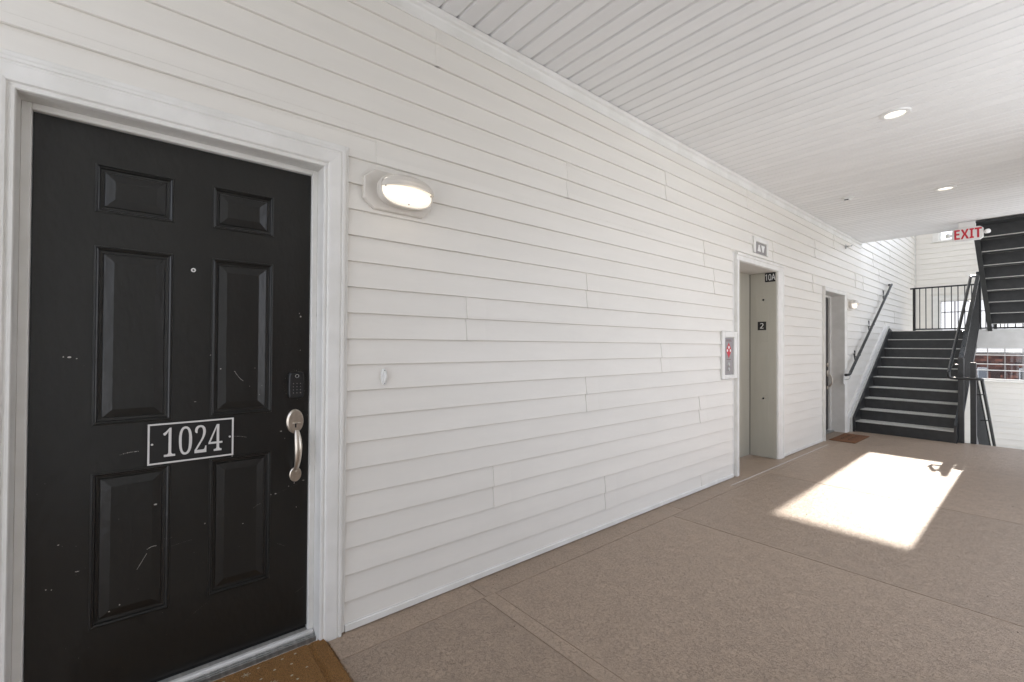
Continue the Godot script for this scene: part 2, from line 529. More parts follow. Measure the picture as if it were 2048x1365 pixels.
# holes: [s0, s1, y0, y1]; joints: {first course of the panel: [s, ...]}
func clad(parent: Node3D, k0: int, k1: int, s0: float, s1: float, ymin: float, ymax: float, holes: Array, joints: Dictionary, org: Vector3, along: Vector3, out: Vector3, wave := 0.0018, stagger := 0.0) -> void:
	var k := k0
	while k < k1:
		var a := maxf(C0 + CH * k, ymin)
		var b := minf(C0 + CH * (k + 2), ymax)
		if b - a > 0.01:
			# vertical slices where a hole starts or ends inside the panel
			var cuts := [a, b]
			for h in holes:
				for e in [h[2], h[3]]:
					if e > a + 0.004 and e < b - 0.004 and not cuts.has(e): cuts.append(e)
			cuts.sort()
			var js := [s0, s1]
			var jl: Array = joints.get(k, [])
			if stagger > 0.0 and jl.is_empty():
				var s := s0 + fposmod(k * 1.37, stagger)
				while s < s1 - 0.3:
					if s > s0 + 0.3: jl.append(s)
					s += stagger
			for j in jl: js.append(j)
			js.sort()
			for ci in cuts.size() - 1:
				var ya: float = cuts[ci]
				var yb: float = cuts[ci + 1]
				var spans := [[s0, s1]]
				for h in holes:
					if h[2] < yb - 0.002 and h[3] > ya + 0.002:
						var nx := []
						for sp in spans:
							if h[1] <= sp[0] or h[0] >= sp[1]: nx.append(sp); continue
							if h[0] > sp[0]: nx.append([sp[0], h[0]])
							if h[1] < sp[1]: nx.append([h[1], sp[1]])
						spans = nx
				var prof := siding_profile(ya, yb)
				for sp in spans:
					var xs := [sp[0], sp[1]]
					for j in js:
						if j > sp[0] + 0.03 and j < sp[1] - 0.03: xs.append(j)
					xs.sort()
					for i in xs.size() - 1:
						var l0 := 0.0048 if i > 0 else 0.0
						var stop: float = xs[i + 1] + (0.02 if i < xs.size() - 2 else 0.0)
						part("siding_panel", siding_piece(prof, xs[i], stop, org, along, out, wave, l0, 0.0), M.vinyl[rng.randi() % 4], parent)
		k += 2

# ---------------------------------------------------------------- _ready
func _ready() -> void:
	rng.seed = 2024
	setup_view()
	make_materials()
	build_floor()
	build_ceiling()
	build_main_wall()
	build_stairwell()
	build_outside()
	build_entry_door()
	build_elevator()
	build_far_door()
	build_stairs()
	build_lamps()
	build_small_things()

func setup_view() -> void:
	var cam := Camera3D.new()
	cam.name = "camera"
	var yaw := atan(1084.0 / 910.0)
	var f := Vector3(cos(yaw), 0, -sin(yaw))
	var rt := Vector3(sin(yaw), 0, cos(yaw))
	var p := 10.0 / 910.0
	var r := 0.006
	var f2 := f * cos(p) + Vector3.UP * sin(p)
	var u2 := Vector3.UP * cos(p) - f * sin(p)
	var R := rt * cos(r) + u2 * sin(r)
	var U := u2 * cos(r) - rt * sin(r)
	cam.transform = Transform3D(Basis(R, U, -f2).orthonormalized(), Vector3(0, 1.386, 2.214))
	cam.fov = rad_to_deg(2.0 * atan(682.5 / 910.0))
	cam.near = 0.05; cam.far = 600.0
	add_child(cam)
	cam.make_current()
	var sky := ProceduralSkyMaterial.new()
	sky.sky_top_color = srgb(186, 196, 214)
	sky.sky_horizon_color = srgb(232, 231, 234)
	sky.sky_curve = 0.12
	sky.ground_bottom_color = srgb(120, 116, 110)
	sky.ground_horizon_color = srgb(190, 192, 198)
	sky.sun_angle_max = 0.0
	var env := Environment.new()
	env.background_mode = Environment.BG_SKY
	env.sky = Sky.new()
	env.sky.sky_material = sky
	env.background_energy_multiplier = 0.92
	env.tonemap_mode = Environment.TONE_MAPPER_LINEAR
	env.tonemap_exposure = 3.75
	env.sdfgi_enabled = true; env.ssao_enabled = true; env.ssil_enabled = true
	var we := WorldEnvironment.new()
	we.name = "world_environment"
	we.environment = env
	add_child(we)
	var sun := DirectionalLight3D.new()
	sun.name = "sun"
	sun.light_energy = 1.0
	sun.light_color = Color(1.0, 0.965, 0.92)
	sun.light_angular_distance = 0.5
	sun.shadow_enabled = true
	var d := Vector3(-7.35, -4.0, 0.155).normalized()
	sun.basis = Basis.looking_at(d, Vector3.UP)
	add_child(sun)

const FLOOR_END := 9.45
const CEIL := 3.26
const CEIL_END := 9.95
const WIDE := 2.8       # corridor width
const XL := -1.9        # near end of what is built
const BACK := 14.9

func build_floor() -> void:
	var g := setting("walkway_floor")
	var mb := MB.new()
	mb.bb(Vector3(XL, -0.30, -0.02), Vector3(FLOOR_END - 0.004, -0.012, WIDE))
	part("slab", mb, M.concrete, g)
	# coated sheets, lapped and ridged at their seams
	var xs := [XL, -0.46, 1.500, 1.585, 3.43, 5.41, 7.37, FLOOR_END]
	for i in xs.size() - 1:
		mb = MB.new()
		var lift := 0.0008 * (i % 3)
		mb.bb(Vector3(xs[i] + 0.0011, -0.012, 0.1945), Vector3(xs[i + 1] - 0.0011, lift, WIDE - 0.003), 0.0022)
		part("floor_sheet", mb, M.deck[i % 3], g)
	var ys := [XL, 0.72, 1.52, 3.62, 5.0, 7.3, FLOOR_END]
	for i in ys.size() - 1:
		mb = MB.new()
		mb.bb(Vector3(ys[i] + 0.001, -0.012, -0.016), Vector3(ys[i + 1] - 0.001, 0.0006 + 0.0008 * (i % 2), 0.192), 0.002)
		part("border_strip", mb, M.deck[(i + 1) % 3], g)
	mb = MB.new(); mb.bb(Vector3(4.62, 0.0, 0.128), Vector3(7.66, 0.0042, 0.134))
	part("chalk_line", mb, M.white_print, g)
	mb = MB.new()
	for i in 46:
		var gp := Vector3(rng.randf_range(0.9, 8.5), 0.003, 0.05 + 2.6 * pow(rng.randf(), 1.6))
		var gs := rng.randf_range(0.0012, 0.0032)
		mb.box(Vector3.ZERO, Vector3(gs * rng.randf_range(1, 2.4), gs, gs * 1.3), gs * 0.3, Transform3D(Basis(Vector3.UP, rng.randf() * TAU), gp))
	part("grit", mb, M.deck_edge, g).set_meta("kind", "stuff")
	# elevator and far-door recess floors
	mb = MB.new(); mb.bb(Vector3(5.03, -0.3, -0.45), Vector3(6.2, -0.001, -0.0165), 0.001)
	part("recess_floor", mb, M.deck[0], g)
	mb = MB.new(); mb.bb(Vector3(7.98, -0.3, -0.45), Vector3(9.0, -0.0015, -0.0165), 0.001)
	part("recess_floor", mb, M.deck[1], g)
	# steel edge angle at the stairwell
	mb = MB.new(); mb.bb(Vector3(FLOOR_END - 0.003, -0.30, 1.40), Vector3(FLOOR_END + 0.006, -0.002, WIDE), 0.001)
	part("edge_angle", mb, M.deck_edge, g)

func build_ceiling() -> void:
	var g := setting("soffit_ceiling")
	var pitch := 0.1143
	var x := 1.288 - pitch * 41
	var i := 0
	while x < CEIL_END - 0.02:
		var x1: float = minf(x + pitch, CEIL_END - 0.001)
		if x1 > XL:
			var deep := i % 3 == 1
			var p := poly([0.0, 0.018, 0.0, 0.012 if not deep else 0.016, 0.003, 0.0115, 0.012, 0.0115, 0.021, 0.001, 0.024, 0.0, x1 - x - (0.0006 if not deep else 0.0002), 0.0, x1 - x - 0.0004, 0.018])
			var mb := MB.new()
			var dy := rng.randf_range(-0.0007, 0.0007)
			mb.prism(p, 0.004, WIDE - 0.002, Transform3D(Basis.IDENTITY, Vector3(x, CEIL + dy, 0)))
			part("ceiling_board", mb, M.ceiling[rng.randi() % 3], g)
		x += pitch; i += 1
	var mb2 := MB.new()
	mb2.bb(Vector3(XL, CEIL + 0.018, -0.3), Vector3(CEIL_END, CEIL + 0.21, WIDE + 0.4))
	part("roof_slab", mb2, M.concrete, g)
	var up := thing("upper_storey", "white upper storey of the building above the soffit ceiling", "building", Vector3(4, CEIL + 0.211, 0))
	mb2 = MB.new()
	mb2.bb(Vector3(XL, CEIL + 0.211, -0.3), Vector3(CEIL_END - 0.3, 6.6, WIDE + 0.3))
	part("wall", mb2, M.plain_wall, up)
	mb2 = MB.new()
	mb2.bb(Vector3(XL - 0.1, 6.601, -0.4), Vector3(CEIL_END - 0.25, 6.8, WIDE + 0.4))
	mb2.bb(Vector3(12.0, 6.601, -0.4), Vector3(BACK + 0.5, 6.8, WIDE + 0.4))
	part("roof", mb2, M.concrete, up)
	mb2 = MB.new()
	mb2.bb(Vector3(CEIL_END - 0.0005, CEIL - 0.006, 0.03), Vector3(CEIL_END + 0.024, CEIL + 0.23, WIDE - 0.002), 0.003)
	part("fascia", mb2, M.trim, g)

const DOOR_HOLE := [-0.424, 0.803, -1.0, 2.346]
const LIFT_HOLE := [4.928, 6.312, -1.0, 2.418]
const FAR_HOLE := [7.840, 9.018, -1.0, 2.308]
const WIN_Y0 := 0.690
const WIN_Y1 := 2.536
const STOREY := 3.42
const WIN_Z0 := 0.449
const WIN_Z1 := 2.62

func build_main_wall() -> void:
	var w := thing("siding_wall", "long white clapboard wall with the doors and elevator, running left to the stairs", "wall", Vector3(0, 0, 0))
	# core behind the boards, with real openings
	var segs := [[XL, -0.30, -0.3, 6.6], [0.688, 5.06, -0.3, CEIL + 0.2], [6.17, 8.0, -0.3, CEIL + 0.2], [8.97, BACK + 0.2, -3.5, 6.6]]
	var mb := MB.new()
	for s in segs: mb.bb(Vector3(s[0], s[2], -0.30), Vector3(s[1], s[3], -0.0035))
	mb.bb(Vector3(-0.30, 2.224, -0.30), Vector3(0.688, CEIL + 0.2, -0.0035))
	mb.bb(Vector3(5.06, 2.334, -0.30), Vector3(6.15, CEIL + 0.2, -0.0035))
	mb.bb(Vector3(8.0, 2.246, -0.30), Vector3(8.97, CEIL + 0.2, -0.0035))
	part("wall_core", mb, M.plain_wall, w)
	var holes := [DOOR_HOLE, LIFT_HOLE, FAR_HOLE, [5.43, 5.835, 2.47, 2.664], [4.648, 4.996, 1.05, 1.556]]
	var J := {22: [-1.6, 1.283, 5.273, 8.4], 20: [-0.7, 3.613, 7.523], 18: [-1.2, 2.347, 6.0, 9.6], 16: [0.944, 4.3, 7.437, 11.18], 14: [4.507, 12.6], 12: [2.561, 10.4], 10: [1.501, 11.9], 8: [3.55, 10.9], 6: [2.56, 12.3], 4: [4.219, 9.9], 2: [1.709], 0: [2.784], -2: [4.25]}
	clad(w, -2, 24, XL, CEIL_END, 0.040, CEIL - 0.105, holes, J, Vector3.ZERO, Vector3.RIGHT, Vector3.BACK)
	var J2 := {20: [11.26], 18: [10.1], 16: [11.18], 14: [12.6], 24: [12.2], 26: [11.4]}
	# the stairwell part carries on over the landing and above the ceiling line
	clad(w, -2, 54, CEIL_END + 0.001, BACK - 0.03, 0.040, 6.5, [], J2, Vector3.ZERO, Vector3.RIGHT, Vector3.BACK, 0.0012, 3.66)
	clad(w, -16, -2, 9.62, BACK - 0.03, -1.78, 0.040, [], {}, Vector3.ZERO, Vector3.RIGHT, Vector3.BACK, 0.0012, 3.66)
	# J channels round the foot and the head
	var jp := poly([0.0, -0.002, 0.0, 0.020, 0.004, 0.022, 0.026, 0.022, 0.029, 0.020, 0.029, 0.016, 0.005, 0.016, 0.005, -0.002])
	for s in [[XL, DOOR_HOLE[0]], [0.806, LIFT_HOLE[0]], [LIFT_HOLE[1], FAR_HOLE[0]], [FAR_HOLE[1], 9.0]]:
		mb = MB.new()
		mb.molding(poly([0.0, -0.003, 0.0, 0.021, 0.003, 0.0235, 0.030, 0.0235, 0.033, 0.021, 0.033, 0.017, 0.040, 0.017, 0.040, -0.003]), Vector3(s[0], 0.006, 0), Vector3(s[1], 0.006, 0), Vector3.UP, Vector3.BACK)
		part("bottom_trim", mb, M.trim, w)
	var hp := poly([0.0, -0.003, 0.0, 0.016, 0.004, 0.019, 0.008, 0.017, 0.012, 0.012, 0.055, 0.013, 0.066, 0.018, 0.072, 0.030, 0.078, 0.034, 0.100, 0.034, 0.104, 0.031, 0.104, -0.003])
	for s in [[XL, 1.98], [1.98, 5.64], [5.64, CEIL_END + 0.02]]:
		mb = MB.new()
		mb.molding(hp, Vector3(s[0] + 0.0005, CEIL - 0.106, 0), Vector3(s[1] - 0.0005, CEIL - 0.106, 0), Vector3.UP, Vector3.BACK)
		part("ceiling_trim", mb, M.trim, w)
	mb = MB.new()   # corner post where the wall meets the window wall
	mb.bb(Vector3(BACK - 0.085, -1.78, -0.0035), Vector3(BACK - 0.001, 6.5, 0.024), 0.004)
	part("corner_post", mb, M.trim, w)

func build_stairwell() -> void:
	# opposite corridor wall, open to the yard past the first bay
	var o := thing("opposite_wall", "plain white corridor wall behind the camera opposite the numbered door", "wall", Vector3(0, 0, WIDE))
	var mb := MB.new()
	mb.bb(Vector3(XL, -0.3, WIDE), Vector3(2.4, CEIL + 0.018, WIDE + 0.25))
	mb.bb(Vector3(2.4, -3.45, WIDE), Vector3(5.8, 0.4, WIDE + 0.2))
	mb.bb(Vector3(5.8, -3.45, WIDE), Vector3(8.0, CEIL + 0.018, WIDE + 0.25))
	mb.bb(Vector3(12.8, 1.9, WIDE), Vector3(BACK + 0.2, 6.6, WIDE + 0.25))
	mb.bb(Vector3(8.0, -3.45, WIDE), Vector3(BACK + 0.2, -0.6, WIDE + 0.2))
	part("wall_core", mb, M.plain_wall, o)
	var od := thing("opposite_door", "brown wooden door behind the camera opposite the numbered door", "door", Vector3(1.15, 0, WIDE))
	mb = MB.new()
	mb.bb(Vector3(0.68, 0.02, WIDE - 0.03), Vector3(1.62, 2.15, WIDE - 0.001), 0.003)
	var leaf := part("door_leaf", mb, mat(srgb(112, 78, 56), 0.45), od)
	for q in [[0.78, 1.10], [1.20, 1.52]]:
		for r in [[0.2, 0.9], [1.05, 1.95]]:
			mb = MB.new(); mb.bb(Vector3(q[0], r[0], WIDE - 0.038), Vector3(q[1], r[1], WIDE - 0.029), 0.008)
			part("door_panel", mb, mat(srgb(118, 82, 60), 0.45), leaf)
	mb = MB.new()
	mb.bb(Vector3(0.58, 0.0, WIDE - 0.04), Vector3(0.675, 2.25, WIDE - 0.001), 0.004)
	mb.bb(Vector3(1.625, 0.0, WIDE - 0.04), Vector3(1.72, 2.25, WIDE - 0.001), 0.004)
	mb.bb(Vector3(0.6755, 2.155, WIDE - 0.04), Vector3(1.6245, 2.25, WIDE - 0.001), 0.004)
	part("casing", mb, M.trim, od)
	# window wall at the far end
	var w := thing("window_wall", "white clapboard end wall with stacked windows beyond the stairs", "wall", Vector3(BACK, 0, 0))
	mb = MB.new()
	var lo := WIN_Y0 - STOREY
	mb.bb(Vector3(BACK + 0.012, -3.45, 0.0), Vector3(BACK + 0.2, 6.6, WIN_Z0))
	mb.bb(Vector3(BACK + 0.012, -3.45, WIN_Z1), Vector3(BACK + 0.2, 6.6, WIDE))
	mb.bb(Vector3(BACK + 0.012, -3.45, WIN_Z0), Vector3(BACK + 0.2, lo, WIN_Z1))
	mb.bb(Vector3(BACK + 0.012, WIN_Y1 - STOREY, WIN_Z0), Vector3(BACK + 0.2, WIN_Y0, WIN_Z1))
	mb.bb(Vector3(BACK + 0.012, WIN_Y1, WIN_Z0), Vector3(BACK + 0.2, WIN_Y0 + STOREY - 0.12, WIN_Z1))
	mb.bb(Vector3(BACK + 0.012, WIN_Y1 + STOREY, WIN_Z0), Vector3(BACK + 0.2, 6.6, WIN_Z1))
	part("wall_core", mb, M.plain_wall, w)
	var a := WIN_Z0 - 0.115
	var holes := []
	for k in [-1, 0, 1]:
		holes.append([a, WIN_Z1 + 0.115, WIN_Y0 - 0.03 + STOREY * k - (0.12 if k == 1 else 0.0), WIN_Y1 + 0.13 + STOREY * k])
	clad(w, -16, 46, 0.03, WIDE - 0.01, -1.78, 6.2, holes, {}, Vector3(BACK + 0.012, 0, 0), Vector3.BACK, Vector3.LEFT, 0.001)
	for k in [0, 1]:
		var y0: float = WIN_Y0 + STOREY * k - (0.12 if k == 1 else 0.0)
		var y1: float = WIN_Y1 + STOREY * k
		# flat casing round the opening
		for q in [[a, WIN_Z0, y0 - 0.02, y1 + 0.12], [WIN_Z1, WIN_Z1 + 0.11, y0 - 0.02, y1 + 0.12], [WIN_Z0 + 0.001, WIN_Z1 - 0.001, y1, y1 + 0.12]]:
			mb = MB.new(); mb.bb(Vector3(BACK - 0.014, q[2], q[0]), Vector3(BACK + 0.014, q[3], q[1]), 0.003)
			part("window_casing", mb, M.trim, w)
		mb = MB.new(); mb.bb(Vector3(BACK - 0.05, y0 - 0.045, a - 0.02), Vector3(BACK + 0.014, y0 - 0.021, WIN_Z1 + 0.13), 0.004)
		part("window_sill", mb, M.trim, w)
	# the windows themselves
	stair_window(WIN_Y0, WIN_Y1, "wide gridded stairwell window behind the landing railing", [WIN_Y0 + 0.211, 1.041, 1.247, 1.76, 2.258], true)
	stair_window(WIN_Y0 + STOREY - 0.12, WIN_Y1 + STOREY, "upper stairwell window partly hidden by the exit sign", [], false)

func stair_window(y0: float, y1: float, label: String, bars: Array, grid: bool) -> void:
	var t := thing("stairwell_window", label, "window", Vector3(BACK + 0.1, y0, (WIN_Z0 + WIN_Z1) * 0.5))
	var x := BACK + 0.07
	var mb := MB.new()
	mb.bb(Vector3(x, y0, WIN_Z0), Vector3(x + 0.06, y1, WIN_Z0 + 0.028), 0.003)
	mb.bb(Vector3(x, y0, WIN_Z1 - 0.028), Vector3(x + 0.06, y1, WIN_Z1), 0.003)
	mb.bb(Vector3(x, y1 - 0.026, WIN_Z0 + 0.028), Vector3(x + 0.06, y1, WIN_Z1 - 0.028), 0.003)
	mb.bb(Vector3(x, y0, WIN_Z0 + 0.028), Vector3(x + 0.06, y0 + 0.02, WIN_Z1 - 0.028), 0.003)
	part("frame", mb, M.window_frame, t)
	if not grid: return
	mb = MB.new(); mb.bb(Vector3(x + 0.004, y0 + 0.02, 0.700), Vector3(x + 0.05, y1 - 0.026, 0.722), 0.002)
	part("mullion", mb, M.muntin, t)
	var k := 0
	for z in [0.976, 1.244, 1.513, 1.784, 2.054, 2.324]:
		mb = MB.new(); mb.bb(Vector3(x + 0.012, y0 + 0.02, z - 0.008), Vector3(x + 0.034, y1 - 0.026, z + 0.008), 0.002)
		part("muntin", mb, M.muntin, t)
		k += 1
	for y in bars:
		var h := 0.009 if y < 1.3 else 0.011
		mb = MB.new(); mb.bb(Vector3(x + 0.008, y - h, WIN_Z0 + 0.028), Vector3(x + 0.038, y + h, WIN_Z1 - 0.028), 0.002)
		part("glazing_bar", mb, M.window_frame if y < 1.3 else M.muntin, t)
	mb = MB.new()
	mb.bb(Vector3(x + 0.022, y0 + 0.01, WIN_Z0 + 0.02), Vector3(x + 0.026, y1 - 0.02, WIN_Z1 - 0.02))
	part("pane", mb, M.glass, t)

func build_outside() -> void:
	var mb := MB.new()
	mb.bb(Vector3(-300, -3.7, -300), Vector3(300, -3.46, 300))
	var g := part("ground", mb, M.asphalt, self)
	g.set_meta("kind", "structure")
	var b := thing("brick_building", "red brick building seen through the lower stairwell window", "building", Vector3(45, -3.46, 6))
	mb = MB.new()
	mb.bb(Vector3(45, -3.46, -14), Vector3(57, 1.06, 30))
	part("brick_wall", mb, M.brick, b)
	mb = MB.new()
	mb.bb(Vector3(44.85, 1.06, -14.15), Vector3(57.15, 1.17, 30.15), 0.02)
	part("coping", mb, M.concrete, b)
	for q in [[-3.2, 0.30], [-0.93, 0.26], [1.0, 0.26], [2.6, 0.30], [5.0, 0.30]]:
		var f := MB.new()
		f.bb(Vector3(44.93, -1.6, q[0] - q[1]), Vector3(45.02, 0.10, q[0] + q[1]), 0.02)
		var win := part("window", f, M.window_frame, b)
		f = MB.new()
		f.bb(Vector3(44.915, -1.5, q[0] - q[1] + 0.06), Vector3(44.928, -0.72, q[0] + q[1] - 0.06))
		f.bb(Vector3(44.915, -0.66, q[0] - q[1] + 0.06), Vector3(44.928, 0.03, q[0] + q[1] - 0.06))
		part("pane", f, mat(srgb(120, 124, 128), 0.1) if q[0] < 0 else M.black, win)
	var f2 := MB.new()
	f2.bb(Vector3(44.94, -2.2, -0.56), Vector3(45.02, -0.02, -0.10), 0.02)
	part("door", f2, mat(srgb(58, 40, 32), 0.5), b)

# ---------------------------------------------------------------- the numbered door
func build_entry_door() -> void:
	var d := thing("entry_door", "black six panel entry door in a white frame, nearest to the camera", "door", Vector3(0.195, 0, DZ))
	var cols := [[-0.107, 0.131], [0.262, 0.499]]
	var rows := [[0.320, 0.900], [1.078, 1.753], [1.880, 2.062]]
	var mb := MB.new()
	var xs := [DX0, cols[0][0], cols[0][1], cols[1][0], cols[1][1], DX1]
	var ys := [DY0, rows[0][0], rows[0][1], rows[1][0], rows[1][1], rows[2][0], rows[2][1], DY1]
	for i in 5:
		for j in 7:
			if i % 2 == 1 and j % 2 == 1: continue
			mb.quad(Vector3(xs[i], ys[j], DZ), Vector3(xs[i + 1], ys[j], DZ), Vector3(xs[i + 1], ys[j + 1], DZ), Vector3(xs[i], ys[j + 1], DZ), Vector3.BACK)
	mb.quad(Vector3(DX0, DY0, DZ), Vector3(DX0, DY1, DZ), Vector3(DX0, DY1, DZ - 0.045), Vector3(DX0, DY0, DZ - 0.045), Vector3.LEFT)
	mb.quad(Vector3(DX1, DY0, DZ), Vector3(DX1, DY1, DZ), Vector3(DX1, DY1, DZ - 0.045), Vector3(DX1, DY0, DZ - 0.045), Vector3.RIGHT)
	mb.quad(Vector3(DX0, DY1, DZ), Vector3(DX1, DY1, DZ), Vector3(DX1, DY1, DZ - 0.045), Vector3(DX0, DY1, DZ - 0.045), Vector3.UP)
	mb.quad(Vector3(DX0, DY0, DZ), Vector3(DX1, DY0, DZ), Vector3(DX1, DY0, DZ - 0.045), Vector3(DX0, DY0, DZ - 0.045), Vector3.DOWN)
	mb.quad(Vector3(DX0, DY0, DZ - 0.045), Vector3(DX1, DY0, DZ - 0.045), Vector3(DX1, DY1, DZ - 0.045), Vector3(DX0, DY1, DZ - 0.045), Vector3.FORWARD)
	plan_uv(mb)
	part("door_leaf", mb, M.door, d)
	for c in cols:
		for r in rows:
			mb = MB.new()
			# nested rings: bead, cove, flat groove, raised field
			var ring := [[0.0, 0.0], [0.0012, 0.0040], [0.0055, 0.0048], [0.0075, -0.001], [0.012, -0.003], [0.0150, -0.0115], [0.0255, -0.0130], [0.0275, -0.0085], [0.057, -0.0012], [0.0595, -0.0012]]
			for i in ring.size() - 1:
				var p := [rect4(c, r, ring[i][0], DZ + ring[i][1]), rect4(c, r, ring[i + 1][0], DZ + ring[i + 1][1])]
				for e in 4:
					mb.quad(p[0][e], p[0][(e + 1) % 4], p[1][(e + 1) % 4], p[1][e], Vector3.BACK)
			var q := rect4(c, r, 0.0595, DZ - 0.0012)
			mb.quad(q[0], q[1], q[2], q[3], Vector3.BACK)
			plan_uv(mb)
			part("door_panel", mb, M.door, d)
	# frame: jambs, stops, head
	mb = MB.new()
	mb.bb(Vector3(0.686, 0.0, -0.16), Vector3(0.720, 2.224, 0.0), 0.001)
	mb.bb(Vector3(-0.332, 0.0, -0.16), Vector3(-0.298, 2.224, 0.0), 0.001)
	mb.bb(Vector3(-0.332, 2.2245, -0.16), Vector3(0.720, 2.256, 0.0), 0.001)
	part("door_frame", mb, M.trim, d)
	mb = MB.new()
	mb.bb(Vector3(0.6615, 0.02, -0.135), Vector3(0.6865, 2.2245, -0.068), 0.003)
	mb.bb(Vector3(-0.2985, 0.02, -0.135), Vector3(-0.2715, 2.2245, -0.068), 0.003)
	mb.bb(Vector3(-0.2715, 2.2015, -0.135), Vector3(0.6615, 2.225, -0.068), 0.003)
	part("door_stop", mb, M.trim, d)
	var cp := poly([0.0, -0.002, 0.0, 0.016, 0.003, 0.021, 0.010, 0.022, 0.013, 0.020, 0.018, 0.020, 0.022, 0.029, 0.030, 0.031, 0.074, 0.033, 0.078, 0.029, 0.083, 0.029, 0.086, 0.033, 0.097, 0.032, 0.100, 0.029, 0.100, -0.002])
	var XI := 0.686
	var XO := -0.298
	var YI := 2.224
	mb = MB.new(); mb.molding(cp, Vector3(XI, 0.002, 0), Vector3(XI, YI, 0), Vector3.RIGHT, Vector3.BACK, 0, 1.0)
	part("casing", mb, M.trim, d)
	mb = MB.new(); mb.molding(cp, Vector3(XO, 0.002, 0), Vector3(XO, YI, 0), Vector3.LEFT, Vector3.BACK, 0, 1.0)
	part("casing", mb, M.trim, d)
	mb = MB.new(); mb.molding(cp, Vector3(XO + 0.0003, YI + 0.0003, 0), Vector3(XI - 0.0003, YI + 0.0003, 0), Vector3.UP, Vector3.BACK, 1.0, 1.0)
	part("casing", mb, M.trim, d)
	mb = MB.new()
	mb.bb(Vector3(0.7865, 0.008, -0.003), Vector3(0.8025, 2.346, 0.021), 0.003)
	mb.bb(Vector3(-0.4235, 0.008, -0.003), Vector3(-0.4005, 2.346, 0.021), 0.003)
	mb.bb(Vector3(-0.4, 2.3255, -0.003), Vector3(0.786, 2.3455, 0.021), 0.003)
	part("siding_channel", mb, M.trim, d)
	# threshold
	mb = MB.new()
	mb.bb(Vector3(-0.297, -0.004, -0.135), Vector3(0.685, 0.030, -0.0735), 0.002)
	for i in 7:
		mb.bb(Vector3(-0.296, 0.030, -0.128 + 0.0075 * i), Vector3(0.684, 0.0335, -0.124 + 0.0075 * i), 0.001)
	var th := part("threshold", mb, M.alu, d)
	mb = MB.new(); mb.bb(Vector3(-0.296, 0.0, -0.0732), Vector3(0.684, 0.036, -0.048), 0.005)
	part("sill_cap", mb, M.white_print, th)
	mb = MB.new()
	for q in [[-0.0478, -0.0415, 0.024], [-0.040, -0.0335, 0.020], [-0.032, -0.022, 0.014], [-0.0205, -0.017, 0.022]]:
		mb.bb(Vector3(-0.296, -0.002, q[0]), Vector3(0.684, q[2], q[1]), 0.0012)
	part("sill_nosing", mb, M.alu, th)
	mb = MB.new(); mb.bb(Vector3(-0.268, 0.034, DZ - 0.04), Vector3(0.658, 0.0495, DZ - 0.008))
	part("door_sweep", mb, M.gap, d)
	# peephole
	mb = MB.new()
	var out := Transform3D(Basis(Vector3.RIGHT, Vector3.BACK, Vector3.DOWN), Vector3(0.198, 1.694, DZ))
	mb.lathe(PackedVector2Array([Vector2(0.0085, 0), Vector2(0.0085, 0.003), Vector2(0.007, 0.0045), Vector2(0.004, 0.004), Vector2(0.0038, 0.002)]), out, 20)
	var ph := part("peephole", mb, M.white_paint, d)
	mb = MB.new(); mb.lathe(PackedVector2Array([Vector2(0.0039, 0.0018), Vector2(0.002, 0.003), Vector2(0, 0.0034)]), out, 14)
	part("lens", mb, M.black, ph)
	# keypad lock
	mb = MB.new()
	mb.prism(oval(0.0345, 0.0625, 32, 0.35), DZ, DZ + 0.022, Transform3D(Basis.IDENTITY, Vector3(0.601, 1.196, 0)), 0.005)
	var kp := part("keypad_lock", mb, M.black, d)
	mb = MB.new()
	mb.lathe(PackedVector2Array([Vector2(0.0085, 0.0), Vector2(0.0085, 0.0016), Vector2(0.0066, 0.0018), Vector2(0.0064, 0.0)]), Transform3D(Basis(Vector3.RIGHT, Vector3.BACK, Vector3.DOWN), Vector3(0.601, 1.239, DZ + 0.022)), 24)
	part("sensor_ring", mb, M.alu, kp)
	for i in 4:
		for j in 3:
			mb = MB.new()
			mb.prism(oval(0.0021, 0.0021, 8), DZ + 0.0205, DZ + 0.0226, Transform3D(Basis.IDENTITY, Vector3(0.601 + (j - 1) * 0.0155, 1.204 - i * 0.0145, 0)))
			part("key", mb, M.plate_grey, kp)
	# handle set
	mb = MB.new()
	mb.prism(oval(0.037, 0.056, 36), DZ, DZ + 0.014, Transform3D(Basis.IDENTITY, Vector3(0.598, 1.026, 0)), 0.004, true)
	var hs := part("handle", mb, M.nickel, d)
	mb = MB.new()
	mb.prism(oval(0.0335, 0.052, 36), DZ + 0.014, DZ + 0.018, Transform3D(Basis.IDENTITY, Vector3(0.599, 1.026, 0)), 0.002, true)
	part("escutcheon", mb, M.nickel, hs)
	mb = MB.new()
	mb.bb(Vector3(0.5955, 0.998, DZ + 0.0175), Vector3(0.6015, 1.018, DZ + 0.0192), 0.0004)
	part("keyhole", mb, M.gap, hs)
	mb = MB.new()
	mb.tube(PackedVector3Array([Vector3(0.585, 1.020, DZ + 0.020), Vector3(0.599, 1.022, DZ + 0.034), Vector3(0.615, 1.020, DZ + 0.024)]), [0.002, 0.0045, 0.002], 8, 2.2, Vector3.UP)
	part("thumb_latch", mb, M.nickel, hs)
	mb = MB.new()
	var gp := PackedVector3Array()
	var gr := []
	for i in 21:
		var t := i / 20.0
		var y := lerpf(0.985, 0.800, t)
		gp.append(Vector3(0.600, y, DZ + 0.012 + 0.048 * pow(sin(PI * clampf(t * 0.93 + 0.07, 0, 1)), 0.6)))
		gr.append(0.0095 + 0.0072 * sin(PI * pow(t, 0.7)))
	mb.tube(gp, gr, 14, 0.7, Vector3.RIGHT)
	part("grip", mb, M.nickel, hs)
	mb = MB.new()
